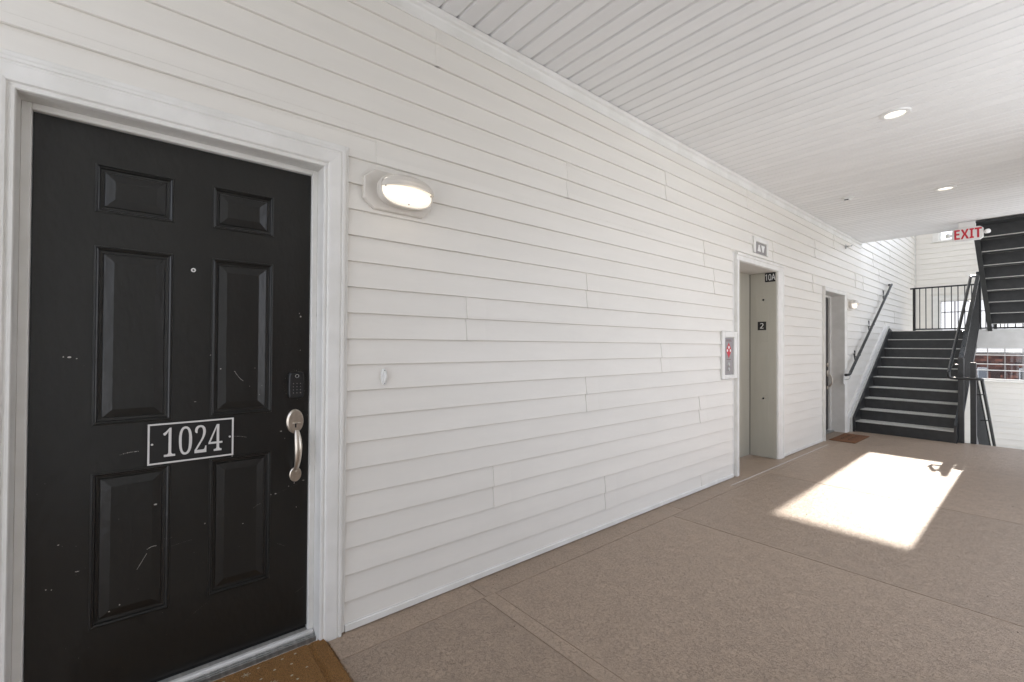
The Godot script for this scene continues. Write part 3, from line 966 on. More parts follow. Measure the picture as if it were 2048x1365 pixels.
	mb.prism(oval(0.026, 0.034, 32), DZ, DZ + 0.009, Transform3D(Basis.IDENTITY, Vector3(0.603, 0.776, 0)), 0.003, true)
	mb.tube(PackedVector3Array([Vector3(0.603, 0.79, DZ + 0.008), Vector3(0.602, 0.796, DZ + 0.020)]), 0.006, 10)
	part("lower_rose", mb, M.nickel, hs)
	# number plate
	var s := thing("house_number_sign", "black plate reading 1024 with a white border, screwed to the near door", "sign", Vector3(0.2025, 0.987, DZ))
	mb = MB.new(); mb.box(Vector3(0.2025, 0.987, DZ + 0.0075), Vector3(0.292, 0.162, 0.005), 0.001)
	part("plate", mb, M.black, s)
	mb = MB.new()
	for q in [[0.0565, 0.3485, 1.0615, 1.068], [0.0565, 0.3485, 0.906, 0.9125], [0.0565, 0.063, 0.9126, 1.0614], [0.342, 0.3485, 0.9126, 1.0614]]:
		mb.bb(Vector3(q[0], q[2], DZ + 0.0095), Vector3(q[1], q[3], DZ + 0.0118), 0.0006)
	part("border", mb, M.white_print, s)
	var serif := SystemFont.new()
	serif.font_names = PackedStringArray(["Droid Serif"])
	serif.font_weight = 400
	text_part("digits", "1024", 0.102, 0.003, serif, M.white_print, s, Transform3D(Basis.IDENTITY.scaled(Vector3(0.66, 1.10, 1)), Vector3(0.204, 0.987, DZ + 0.0112)))
	for x in [0.0705, 0.3345]:
		mb = MB.new()
		mb.lathe(PackedVector2Array([Vector2(0.0042, 0), Vector2(0.004, 0.0018), Vector2(0.0015, 0.0022), Vector2(0.0012, 0.0006), Vector2(0, 0.0006)]), Transform3D(Basis(Vector3.RIGHT, Vector3.BACK, Vector3.DOWN), Vector3(x, 0.987, DZ + 0.0098)), 14)
		part("screw", mb, M.white_print, s)

func rect4(c: Array, r: Array, e: float, z: float) -> Array:
	return [Vector3(c[0] + e, r[0] + e, z), Vector3(c[1] - e, r[0] + e, z), Vector3(c[1] - e, r[1] - e, z), Vector3(c[0] + e, r[1] - e, z)]
func plan_uv(mb: MB) -> void:
	for i in mb.v.size():
		mb.t[i] = Vector2((mb.v[i].x - DX0) / (DX1 - DX0), (DY1 - mb.v[i].y) / (DY1 - DY0))

# ---------------------------------------------------------------- elevator
func build_elevator() -> void:
	var e := thing("elevator_entrance", "beige elevator doorway recessed in the white wall", "elevator", Vector3(5.6, 0, -0.2))
	var zb := -0.318
	var mb := MB.new()
	mb.bb(Vector3(5.02, 0.006, zb - 0.04), Vector3(6.146, 2.330, zb), 0.001)
	part("elevator_door", mb, M.elevator, e)
	mb = MB.new(); mb.bb(Vector3(6.150, 0.004, zb - 0.04), Vector3(6.20, 2.330, -0.004), 0.001)
	part("side_jamb", mb, M.elevator, e)
	mb = MB.new(); mb.bb(Vector3(5.01, 0.004, zb - 0.04), Vector3(5.059, 2.330, -0.004), 0.001)
	part("side_jamb", mb, M.elevator, e)
	mb = MB.new(); mb.bb(Vector3(5.01, 2.331, zb - 0.04), Vector3(6.20, 2.36, -0.004), 0.001)
	part("head_soffit", mb, M.white_print, e)
	mb = MB.new(); mb.bb(Vector3(6.1465, 0.004, zb + 0.0005), Vector3(6.1505, 2.330, zb + 0.006))
	part("running_gap", mb, M.gap, e)
	# access panels on the return
	for q in [[1.466, 2.058, 1.79], [0.424, 1.332, 0.744]]:
		mb = MB.new()
		mb.bb(Vector3(6.1478, q[0], -0.250), Vector3(6.1502, q[1], -0.094), 0.0012)
		var ap := part("access_panel", mb, M.elevator, e)
		mb = MB.new()
		mb.lathe(PackedVector2Array([Vector2(0.011, 0), Vector2(0.011, 0.004), Vector2(0.005, 0.005), Vector2(0, 0.005)]), Transform3D(Basis(Vector3.BACK, Vector3.LEFT, Vector3.UP), Vector3(6.1478, q[2] + 0.2 if q[2] > 1.5 else q[2], -0.150)), 14)
		part("lock", mb, M.plate_grey, ap)
	# casing
	var cp := poly([0.0, -0.003, 0.0, 0.014, 0.003, 0.018, 0.030, 0.019, 0.034, 0.024, 0.040, 0.026, 0.118, 0.028, 0.124, 0.034, 0.142, 0.034, 0.145, 0.030, 0.145, -0.003])
	var cl := poly([0.0, -0.003, 0.0, 0.020, 0.003, 0.024, 0.050, 0.027, 0.054, 0.034, 0.064, 0.034, 0.066, 0.031, 0.066, -0.003])
	mb = MB.new(); mb.molding(cp, Vector3(6.166, 0.002, 0), Vector3(6.166, 2.335, 0), Vector3.RIGHT, Vector3.BACK)
	part("casing", mb, M.trim, e)
	mb = MB.new(); mb.molding(cl, Vector3(5.062, 0.002, 0), Vector3(5.062, 2.335, 0), Vector3.LEFT, Vector3.BACK)
	part("casing", mb, M.trim, e)
	mb = MB.new(); mb.molding(poly([0.0, -0.003, 0.0, 0.018, 0.003, 0.021, 0.050, 0.024, 0.054, 0.034, 0.076, 0.036, 0.080, 0.032, 0.080, -0.003]), Vector3(4.998, 2.336, 0), Vector3(6.311, 2.336, 0), Vector3.UP, Vector3.BACK)
	part("casing", mb, M.trim, e)
	# floor number and car number signs
	var sans := SystemFont.new()
	sans.font_names = PackedStringArray(["Droid Sans"])
	var n := thing("floor_number_sign", "small black sign with a white 2 on the elevator side jamb", "sign", Vector3(6.1465, 1.66, -0.168))
	mb = MB.new(); mb.bb(Vector3(6.1445, 1.606, -0.219), Vector3(6.1498, 1.714, -0.118), 0.001)
	part("plate", mb, M.black, n)
	text_part("digit", "2", 0.066, 0.002, sans, M.sign_white, n, Transform3D(facing_x(), Vector3(6.1442, 1.660, -0.168)))
	n = thing("elevator_number_sign", "black sign reading 10A in the upper corner of the elevator jamb", "sign", Vector3(6.1465, 2.27, -0.075))
	mb = MB.new(); mb.bb(Vector3(6.1445, 2.212, -0.132), Vector3(6.1498, 2.326, -0.012), 0.001)
	part("plate", mb, M.black, n)
	text_part("digits", "10A", 0.074, 0.002, sans, M.sign_white, n, Transform3D(facing_x().scaled(Vector3(1.0, 1.05, 0.70)), Vector3(6.1442, 2.268, -0.072)))
	# call station
	var c := thing("elevator_call_station", "elevator call panel with red diamond sign and two buttons in white frame", "call panel", Vector3(4.82, 1.3, 0))
	mb = MB.new()
	for q in [[4.652, 4.712, 1.055, 1.552], [4.926, 4.993, 1.055, 1.552]]:
		mb.bb(Vector3(q[0], q[2], -0.003), Vector3(q[1], q[3], 0.031), 0.004)
	mb.bb(Vector3(4.7121, 1.490, -0.003), Vector3(4.9259, 1.552, 0.031), 0.004)
	mb.bb(Vector3(4.7121, 1.055, -0.003), Vector3(4.9259, 1.094, 0.031), 0.004)
	mb.bb(Vector3(4.700, 1.085, -0.003), Vector3(4.940, 1.50, 0.014))
	part("frame", mb, M.trim, c)
	mb = MB.new(); mb.bb(Vector3(4.716, 1.098, 0.014), Vector3(4.922, 1.486, 0.0185), 0.001)
	part("faceplate", mb, M.plate_grey, c)
	mb = MB.new(); mb.prism(poly([4.757, 1.353, 4.818, 1.272, 4.879, 1.353, 4.818, 1.436]), 0.0186, 0.0200)
	part("fire_diamond", mb, M.red, c)
	for q in [[4.818, 1.385, 0.017], [4.783, 1.352, 0.015], [4.853, 1.352, 0.015]]:
		mb = MB.new(); mb.prism(oval(q[2], q[2], 16), 0.0201, 0.0208, Transform3D(Basis.IDENTITY, Vector3(q[0], q[1], 0)))
		part("pictogram", mb, M.sign_white, c)
	for q in [[1.463, 0.055], [1.452, 0.062], [1.258, 0.045]]:
		mb = MB.new()
		var x: float = 4.818 - q[1]
		while x < 4.818 + q[1]:
			var wd := rng.randf_range(0.010, 0.022)
			mb.bb(Vector3(x, q[0] - 0.003, 0.0185), Vector3(minf(x + wd, 4.818 + q[1]), q[0] + 0.003, 0.0192))
			x += wd + 0.006
		part("small_print", mb, mat(srgb(120, 62, 66), 0.6), c)
	for y in [1.206, 1.156]:
		mb = MB.new()
		mb.lathe(PackedVector2Array([Vector2(0.021, 0), Vector2(0.021, 0.006), Vector2(0.017, 0.008), Vector2(0.015, 0.005), Vector2(0.009, 0.010), Vector2(0, 0.012)]), Transform3D(Basis(Vector3.RIGHT, Vector3.BACK, Vector3.DOWN), Vector3(4.818, y, 0.0184)), 20)
		part("button", mb, M.alu, c)
	# hall lantern with arrows
	var a := thing("elevator_direction_indicator", "white framed indicator with up and down arrows above the elevator", "indicator", Vector3(5.63, 2.56, 0))
	mb = MB.new()
	for q in [[5.437, 5.480, 2.474, 2.660], [5.790, 5.831, 2.474, 2.660]]:
		mb.bb(Vector3(q[0], q[2], -0.003), Vector3(q[1], q[3], 0.028), 0.004)
	mb.bb(Vector3(5.4801, 2.606, -0.003), Vector3(5.7899, 2.660, 0.028), 0.004)
	mb.bb(Vector3(5.470, 2.4745, -0.003), Vector3(5.80, 2.62, 0.012))
	part("frame", mb, M.trim, a)
	mb = MB.new(); mb.bb(Vector3(5.483, 2.477, 0.0121), Vector3(5.787, 2.603, 0.0165), 0.001)
	part("faceplate", mb, M.plate_grey, a)
	mb = MB.new(); mb.prism(poly([5.545, 2.503, 5.632, 2.503, 5.603, 2.580, 5.574, 2.580]), 0.0166, 0.0195)
	part("up_arrow", mb, M.sign_white, a)
	mb = MB.new(); mb.prism(poly([5.650, 2.580, 5.742, 2.580, 5.712, 2.503, 5.680, 2.503]), 0.0166, 0.0195)
	part("down_arrow", mb, M.sign_white, a)

# ---------------------------------------------------------------- far door
func build_far_door() -> void:
	var d := thing("apartment_door", "dark door set deep in a white frame between elevator and stairs", "door", Vector3(8.48, 0, -0.2))
	var z := -0.205
	var mb := MB.new(); mb.bb(Vector3(8.020, 0.030, z - 0.045), Vector3(8.925, 2.215, z), 0.002)
	var leaf := part("door_leaf", mb, M.door_far, d)
	for c in [[8.12, 8.40], [8.52, 8.80]]:
		for r in [[0.25, 0.85], [1.02, 1.70], [1.83, 2.06]]:
			mb = MB.new()
			mb.box(Vector3((c[0] + c[1]) / 2, (r[0] + r[1]) / 2, z + 0.002), Vector3(c[1] - c[0], r[1] - r[0], 0.006), 0.0029)
			part("door_panel", mb, M.door_far, leaf)
	mb = MB.new()
	mb.bb(Vector3(8.958, 0.0, -0.26), Vector3(8.99, 2.246, 0.0), 0.001)
	mb.bb(Vector3(7.975, 0.0, -0.26), Vector3(8.0, 2.246, 0.0), 0.001)
	mb.bb(Vector3(7.975, 2.2465, -0.26), Vector3(8.99, 2.275, 0.0), 0.001)
	part("door_frame", mb, M.trim, d)
	mb = MB.new()
	mb.bb(Vector3(8.929, 0.01, -0.25), Vector3(8.9585, 2.2465, -0.175), 0.003)
	mb.bb(Vector3(8.0, 0.01, -0.25), Vector3(8.018, 2.2465, -0.175), 0.003)
	mb.bb(Vector3(8.0181, 2.218, -0.25), Vector3(8.9289, 2.2466, -0.175), 0.003)
	part("door_stop", mb, M.trim, d)
	var cp := poly([0.0, -0.003, 0.0, 0.016, 0.004, 0.022, 0.024, 0.028, 0.048, 0.030, 0.052, 0.036, 0.058, 0.036, 0.060, 0.032, 0.060, -0.003])
	mb = MB.new(); mb.molding(cp, Vector3(8.957, 0.002, 0), Vector3(8.957, 2.246, 0), Vector3.RIGHT, Vector3.BACK, 0, 1.0)
	part("casing", mb, M.trim, d)
	mb = MB.new(); mb.molding(cp, Vector3(7.967, 0.002, 0), Vector3(7.967, 2.246, 0), Vector3.LEFT, Vector3.BACK, 0, 1.0)
	part("casing", mb, M.trim, d)
	mb = MB.new(); mb.molding(cp, Vector3(7.967, 2.2463, 0), Vector3(8.957, 2.2463, 0), Vector3.UP, Vector3.BACK, 1.0, 1.0)
	part("casing", mb, M.trim, d)
	mb = MB.new(); mb.bb(Vector3(8.0, 0.0, -0.25), Vector3(8.957, 0.022, -0.13), 0.003)
	part("threshold", mb, M.alu, d)
	# lever-less grip handle and deadbolt
	mb = MB.new()
	mb.prism(oval(0.032, 0.055, 20), z, z + 0.016, Transform3D(Basis.IDENTITY, Vector3(8.865, 0.965, 0)), 0.004, true)
	var gp := PackedVector3Array()
	for i in 13:
		var t := i / 12.0
		gp.append(Vector3(8.862, lerpf(0.945, 0.740, t), z + 0.014 + 0.058 * pow(sin(PI * (0.06 + t * 0.92)), 0.6)))
	mb.tube(gp, 0.0095, 10)
	mb.prism(oval(0.022, 0.03, 20), z, z + 0.010, Transform3D(Basis.IDENTITY, Vector3(8.865, 0.730, 0)), 0.003, true)
	part("handle", mb, M.nickel, leaf)
	mb = MB.new()
	mb.lathe(PackedVector2Array([Vector2(0.032, 0), Vector2(0.032, 0.012), Vector2(0.024, 0.022), Vector2(0.0, 0.024)]), Transform3D(Basis(Vector3.RIGHT, Vector3.BACK, Vector3.DOWN), Vector3(8.865, 1.105, z)), 18)
	part("deadbolt", mb, M.nickel, leaf)

# ---------------------------------------------------------------- stairs
const RISE := 0.1736
const RUN := 0.291
const SX := 9.28
const SLOPE := RISE / RUN
func build_stairs() -> void:
	var s := thing("staircase", "dark stair flight with pale treads climbing to the landing beside the wall", "staircase", Vector3(SX, 0, 0.68))
	var mb: MB
	for i in 10:
		var x := SX + RUN * i
		mb = MB.new(); mb.bb(Vector3(x, RISE * i + 0.001, 0.086), Vector3(x + 0.012, RISE * (i + 1) - 0.0135, 1.268), 0.001)
		part("riser", mb, M.steel_dark, s)
		if i < 9:
			mb = MB.new(); mb.bb(Vector3(x - 0.022, RISE * (i + 1) - 0.013, 0.086), Vector3(x + RUN - 0.001, RISE * (i + 1), 1.268), 0.004)
			part("tread", mb, M.tread, s)
	# stringers
	var sl := poly([SX - 0.07, 0.0, SX + 0.12, 0.0, SX + RUN * 9 + 0.10, 1.42, SX + RUN * 9 + 0.10, 1.735, SX + RUN * 9 - 0.10, 1.79, SX - 0.07, 0.235])
	mb = MB.new(); mb.prism(sl, 0.062, 0.0855)
	part("stringer", mb, M.steel_dark, s)
	mb = MB.new(); mb.prism(poly([SX - 0.02, -0.02, SX + 0.12, -0.02, SX + RUN * 9 + 0.10, 1.40, SX + RUN * 9 + 0.10, 1.735, SX + RUN * 9 - 0.08, 1.80, SX - 0.02, 0.26]), 1.2685, 1.300)
	part("stringer", mb, M.steel_dark, s)
	# pale skirt board on the wall
	var k := thing("skirt_board", "pale sloping trim board where the siding meets the stairs", "trim board", Vector3(9.1, 0, 0))
	mb = MB.new(); mb.prism(poly([8.998, 0.003, 9.125, 0.003, 9.135, 0.225, 11.86, 1.835, 11.62, 1.84, 8.998, 0.265]), 0.0, 0.040, Transform3D.IDENTITY, 0.004)
	part("board", mb, M.trim, k)
	mb = MB.new(); mb.prism(poly([9.13, 0.003, 9.195, 0.003, 9.20, 0.235, 11.93, 1.83, 11.87, 1.835, 9.14, 0.226]), 0.0, 0.061, Transform3D.IDENTITY, 0.003)
	part("cap_strip", mb, M.tread, k)
	# wall handrail
	var h := thing("wall_handrail", "dark sloping handrail bracketed to the siding on the left of the stairs", "handrail", Vector3(8.9, 0.95, 0.09))
	mb = MB.new()
	var zr := 0.092
	mb.tube(PackedVector3Array([Vector3(8.70, 0.958, zr), Vector3(8.88, 0.958, zr), Vector3(8.93, 0.972, zr), Vector3(8.97, 0.995, zr), Vector3(11.84, 2.655, zr), Vector3(11.90, 2.685, zr), Vector3(11.96, 2.695, zr - 0.01), Vector3(12.02, 2.697, zr - 0.035), Vector3(12.03, 2.697, 0.02)]), 0.0215, 12)
	part("rail", mb, M.rail, h)
	for bx in [8.93, 9.54, 10.49, 11.62]:
		var by: float = 0.995 + (bx - 8.97) * 0.5784 if bx > 9.0 else 0.958
		mb = MB.new()
		mb.bb(Vector3(bx - 0.03, by - 0.16, 0.0), Vector3(bx + 0.03, by + 0.02, 0.018), 0.003)
		mb.tube(PackedVector3Array([Vector3(bx, by - 0.09, 0.016), Vector3(bx, by - 0.085, 0.06), Vector3(bx, by - 0.06, zr), Vector3(bx, by - 0.015, zr)]), 0.008, 8)
		part("bracket", mb, M.rail if bx > 9.0 else M.white_paint, h)
	# landing
	var l := thing("stair_landing", "stair landing slab with a plain white fascia under the upper flight", "landing", Vector3(12.6, 1.56, 1.4))
	mb = MB.new(); mb.bb(Vector3(SX + RUN * 9 + 0.013, 1.56, 0.03), Vector3(13.46, 1.736, WIDE - 0.002), 0.002)
	part("slab", mb, M.concrete, l)
	mb = MB.new(); mb.bb(Vector3(11.86, 1.392, 1.31), Vector3(11.898, 1.742, WIDE - 0.004), 0.003)
	part("fascia", mb, M.plain_wall, l)
	mb = MB.new(); mb.bb(Vector3(13.46, 1.50, 0.03), Vector3(13.475, 1.775, WIDE - 0.004), 0.002)
	part("rear_edge", mb, M.trim, l)
	# landing railing
	var lr := thing("landing_railing", "black picket railing along the far edge of the stair landing", "railing", Vector3(13.4, 1.736, 1.4))
	mb = MB.new(); mb.bb(Vector3(13.376, 2.705, 0.15), Vector3(13.424, 2.735, 2.70), 0.004)
	part("top_rail", mb, M.black, lr)
	mb = MB.new(); mb.bb(Vector3(13.385, 1.795, 0.23), Vector3(13.415, 1.825, 2.70), 0.003)
	part("bottom_rail", mb, M.black, lr)
	for z in [0.216, 1.46, 2.68]:
		mb = MB.new(); mb.bb(Vector3(13.378, 1.737, z - 0.022), Vector3(13.422, 2.704, z + 0.022), 0.003)
		part("post", mb, M.black, lr)
	var z := 0.31
	while z < 2.65:
		mb = MB.new(); mb.bb(Vector3(13.393, 1.824, z - 0.0075), Vector3(13.407, 2.706, z + 0.0075))
		part("picket", mb, M.black, lr)
		z += 0.1015
	# guard on the open side
	var g := thing("stair_guard", "dark steel stair guard with double rails between the up and down flights", "railing", Vector3(9.4, 0, 1.33))
	var gx := 9.385
	var gz := 1.335
	mb = MB.new(); mb.bb(Vector3(gx - 0.032, 0.001, gz - 0.032), Vector3(gx + 0.032, 1.245, gz + 0.032), 0.004)
	part("post", mb, M.steel_dark, g)
	mb = MB.new(); mb.bb(Vector3(11.88, 1.74, gz - 0.032), Vector3(11.944, 2.80, gz + 0.032), 0.004)
	part("post", mb, M.steel_dark, g)
	mb = MB.new()
	mb.prism(poly([gx + 0.02, 1.215, gx + 0.02, 1.262, 11.90, 2.790, 11.90, 2.743]), gz - 0.026, gz + 0.026, Transform3D.IDENTITY, 0.004)
	part("top_rail", mb, M.rail, g)
	mb = MB.new()
	mb.prism(poly([gx + 0.033, 0.335, gx + 0.033, 0.375, 11.88, 1.87, 11.88, 1.83]), gz - 0.018, gz + 0.018, Transform3D.IDENTITY, 0.003)
	part("bottom_rail", mb, M.steel_dark, g)
	var x := gx + 0.12
	while x < 11.86:
		var dy := (x - gx) * 0.6075
		mb = MB.new(); mb.bb(Vector3(x - 0.0095, 0.355 + dy, gz - 0.0095), Vector3(x + 0.0095, 1.235 + dy, gz + 0.0095))
		part("picket", mb, M.steel_dark, g)
		x += 0.108
	# inner handrail with its level return loop to the lower flight
	var gr := thing("stair_handrail", "grey handrail on the open side of the stairs, ending in a level loop", "handrail", Vector3(9.2, 0.98, 1.25))
	mb = MB.new()
	mb.tube(PackedVector3Array([Vector3(9.10, 1.035, 1.232), Vector3(9.14, 1.050, 1.232), Vector3(11.88, 2.690, 1.232), Vector3(11.98, 2.74, 1.232), Vector3(12.08, 2.745, 1.24), Vector3(12.10, 2.745, 1.32)]), 0.0215, 12)
	part("rail", mb, M.rail, gr)
	mb = MB.new()
	mb.tube(PackedVector3Array([Vector3(9.105, 1.050, 1.232), Vector3(9.10, 0.995, 1.232), Vector3(9.115, 0.965, 1.245), Vector3(9.13, 0.957, 1.29), Vector3(9.20, 0.957, 1.50), Vector3(9.215, 0.955, 1.545), Vector3(9.24, 0.945, 1.565)]), 0.0205, 12)
	part("return_loop", mb, M.rail, gr)
	mb = MB.new()
	mb.tube(PackedVector3Array([Vector3(9.235, 0.950, 1.560), Vector3(9.30, 0.905, 1.562), Vector3(11.95, -0.685, 1.562)]), 0.0215, 12)
	part("lower_rail", mb, M.rail, gr)
	for bx in [9.42, 10.3, 11.2]:
		var by: float = 1.050 + (bx - 9.14) * 0.5985
		mb = MB.new()
		mb.tube(PackedVector3Array([Vector3(bx, by - 0.02, 1.232), Vector3(bx, by - 0.06, 1.24), Vector3(bx, by - 0.07, 1.275), Vector3(bx, by - 0.07, gz - 0.01)]), 0.008, 8)
		part("bracket", mb, M.rail, gr)
	for bx in [9.5, 10.25, 11.2]:
		var by: float = 0.905 - (bx - 9.30) * 0.6
		mb = MB.new()
		mb.tube(PackedVector3Array([Vector3(bx, by - 0.02, 1.562), Vector3(bx, by - 0.06, 1.555), Vector3(bx, by - 0.07, 1.53), Vector3(bx, by - 0.07, 1.47)]), 0.008, 8)
		part("bracket", mb, M.rail, gr)
	# lower flight with its own guard
	var lo := thing("lower_staircase", "stair flight going down beside the landing, seen only by its guard", "staircase", Vector3(9.5, 0, 2.0))
	for i in 10:
		var xx := FLOOR_END + 0.02 + RUN * i
		mb = MB.new(); mb.bb(Vector3(xx, -RISE * (i + 1), 1.485), Vector3(xx + RUN + 0.02, -RISE * (i + 1) + 0.013, 2.68), 0.003)
		part("tread", mb, M.tread, lo)
		mb = MB.new(); mb.bb(Vector3(xx, -RISE * (i + 2), 1.485), Vector3(xx + 0.010, -RISE * (i + 1) - 0.001, 2.68))
		part("riser", mb, M.steel_dark, lo)
	mb = MB.new(); mb.prism(poly([9.475, -0.30, 9.475, 0.06, 9.56, 0.06, 12.45, -1.66, 12.45, -1.98, 9.62, -0.33]), 1.450, 1.482)
	part("stringer", mb, M.steel_dark, lo)
	mb = MB.new(); mb.bb(Vector3(12.38, -1.95, 0.03), Vector3(BACK, -1.75, WIDE - 0.002))
	part("lower_landing", mb, M.concrete, lo)
	var lg := thing("lower_stair_guard", "dark steel guard descending along the lower flight from its newel post", "railing", Vector3(9.45, 0, 1.46))
	mb = MB.new(); mb.bb(Vector3(9.418, 0.001, 1.425), Vector3(9.482, 1.185, 1.489), 0.004)
	part("post", mb, M.steel_dark, lg)
	mb = MB.new(); mb.prism(poly([9.482, 1.08, 9.482, 1.128, 12.2, -0.50, 12.2, -0.548]), 1.438, 1.482, Transform3D.IDENTITY, 0.004)
	part("top_rail", mb, M.rail, lg)
	mb = MB.new(); mb.prism(poly([9.482, 0.16, 9.482, 0.20, 12.2, -1.43, 12.2, -1.47]), 1.440, 1.476, Transform3D.IDENTITY, 0.003)
	part("bottom_rail", mb, M.steel_dark, lg)
	x = 9.57
	while x < 12.15:
		var dy := -(x - 9.482) * 0.599
		mb = MB.new(); mb.bb(Vector3(x - 0.0095, 0.175 + dy, 1.449), Vector3(x + 0.0095, 1.10 + dy, 1.468))
		part("picket", mb, M.steel_dark, lg)
		x += 0.108
	# upper flight: folded plate seen from below
	var u := thing("upper_staircase", "underside of the dark navy stair flight rising toward the upper floor", "staircase", Vector3(11.86, 1.736, 2.1))
	var ux := 10.0
	var uy := 2.88
	for i in range(-1, 7):
		var px := ux + RUN * i
		var py := uy - RISE * i
		# riser plate hangs from this fold, the pan runs on to the next fold
		mb = MB.new(); mb.bb(Vector3(px, py, 1.482), Vector3(px + 0.008, py + RISE - 0.001, WIDE - 0.035))
		part("riser", mb, M.steel_dark, u)
		mb = MB.new(); mb.bb(Vector3(px - RUN + 0.001, py + RISE, 1.482), Vector3(px + 0.008, py + RISE + 0.012, WIDE - 0.035))
		part("tread_pan", mb, M.steel_dark, u)
		mb = MB.new(); mb.bb(Vector3(px - 0.014, py - 0.012, 1.482), Vector3(px + 0.010, py - 0.0005, WIDE - 0.036), 0.003)
		part("nosing", mb, M.tread, u)
	for zz in [[1.462, 1.4815], [WIDE - 0.034, WIDE - 0.003]]:
		mb = MB.new()
		mb.prism(poly([11.858, 1.722, 11.858, 2.05, 9.96, 3.21, 9.66, 3.25, 9.66, 3.07]), zz[0], zz[1])
		part("stringer", mb, M.steel_dark, u)
		mb = MB.new()
		mb.prism(poly([11.858, 1.704, 11.858, 1.7215, 9.66, 3.0695, 9.66, 3.052]), zz[0] - 0.010, zz[1] + 0.030)
		part("flange", mb, M.steel_dark, u)

# ---------------------------------------------------------------- lamps
func build_lamps() -> void:
	wall_lamp(Vector3(1.062, 2.170, 0), "lit oval bulkhead lamp on a white block beside the numbered door", 1.0)
	wall_lamp(Vector3(9.19, 2.11, 0), "small lit hooded lamp on the siding right of the far door", 0.92)
	for q in [[4.655, "lit round recessed ceiling light nearest the camera"], [7.27, "smaller looking lit recessed ceiling light further along the soffit"]]:
		var at := Vector3(q[0], CEIL, 1.41)
		var t := thing("recessed_light", q[1], "ceiling light", at, "round recessed soffit lights")
		var mb := MB.new()
		mb.lathe(PackedVector2Array([Vector2(0.098, 0.004), Vector2(0.098, -0.004), Vector2(0.092, -0.010), Vector2(0.070, -0.011), Vector2(0.066, -0.004), Vector2(0.064, 0.004)]), Transform3D(Basis.IDENTITY, at), 36)
		part("trim_ring", mb, M.white_paint, t)
		mb = MB.new()
		mb.lathe(PackedVector2Array([Vector2(0.0655, -0.001), Vector2(0.045, -0.0045), Vector2(0.0, -0.006)]), Transform3D(Basis.IDENTITY, at), 32)
		part("lens", mb, glow(Color(1.0, 0.97, 0.92), 0.35), t)
		var l := SpotLight3D.new()
		l.name = "light"
		l.light_color = Color(1.0, 0.95, 0.88); l.light_energy = 0.10; l.light_size = 0.06
		l.spot_range = 12.0; l.spot_angle = 75.0; l.spot_attenuation = 2.0; l.shadow_enabled = true
		l.basis = Basis.looking_at(Vector3.DOWN, Vector3.RIGHT)
		l.position = Vector3(0, -0.02, 0)
		t.add_child(l)

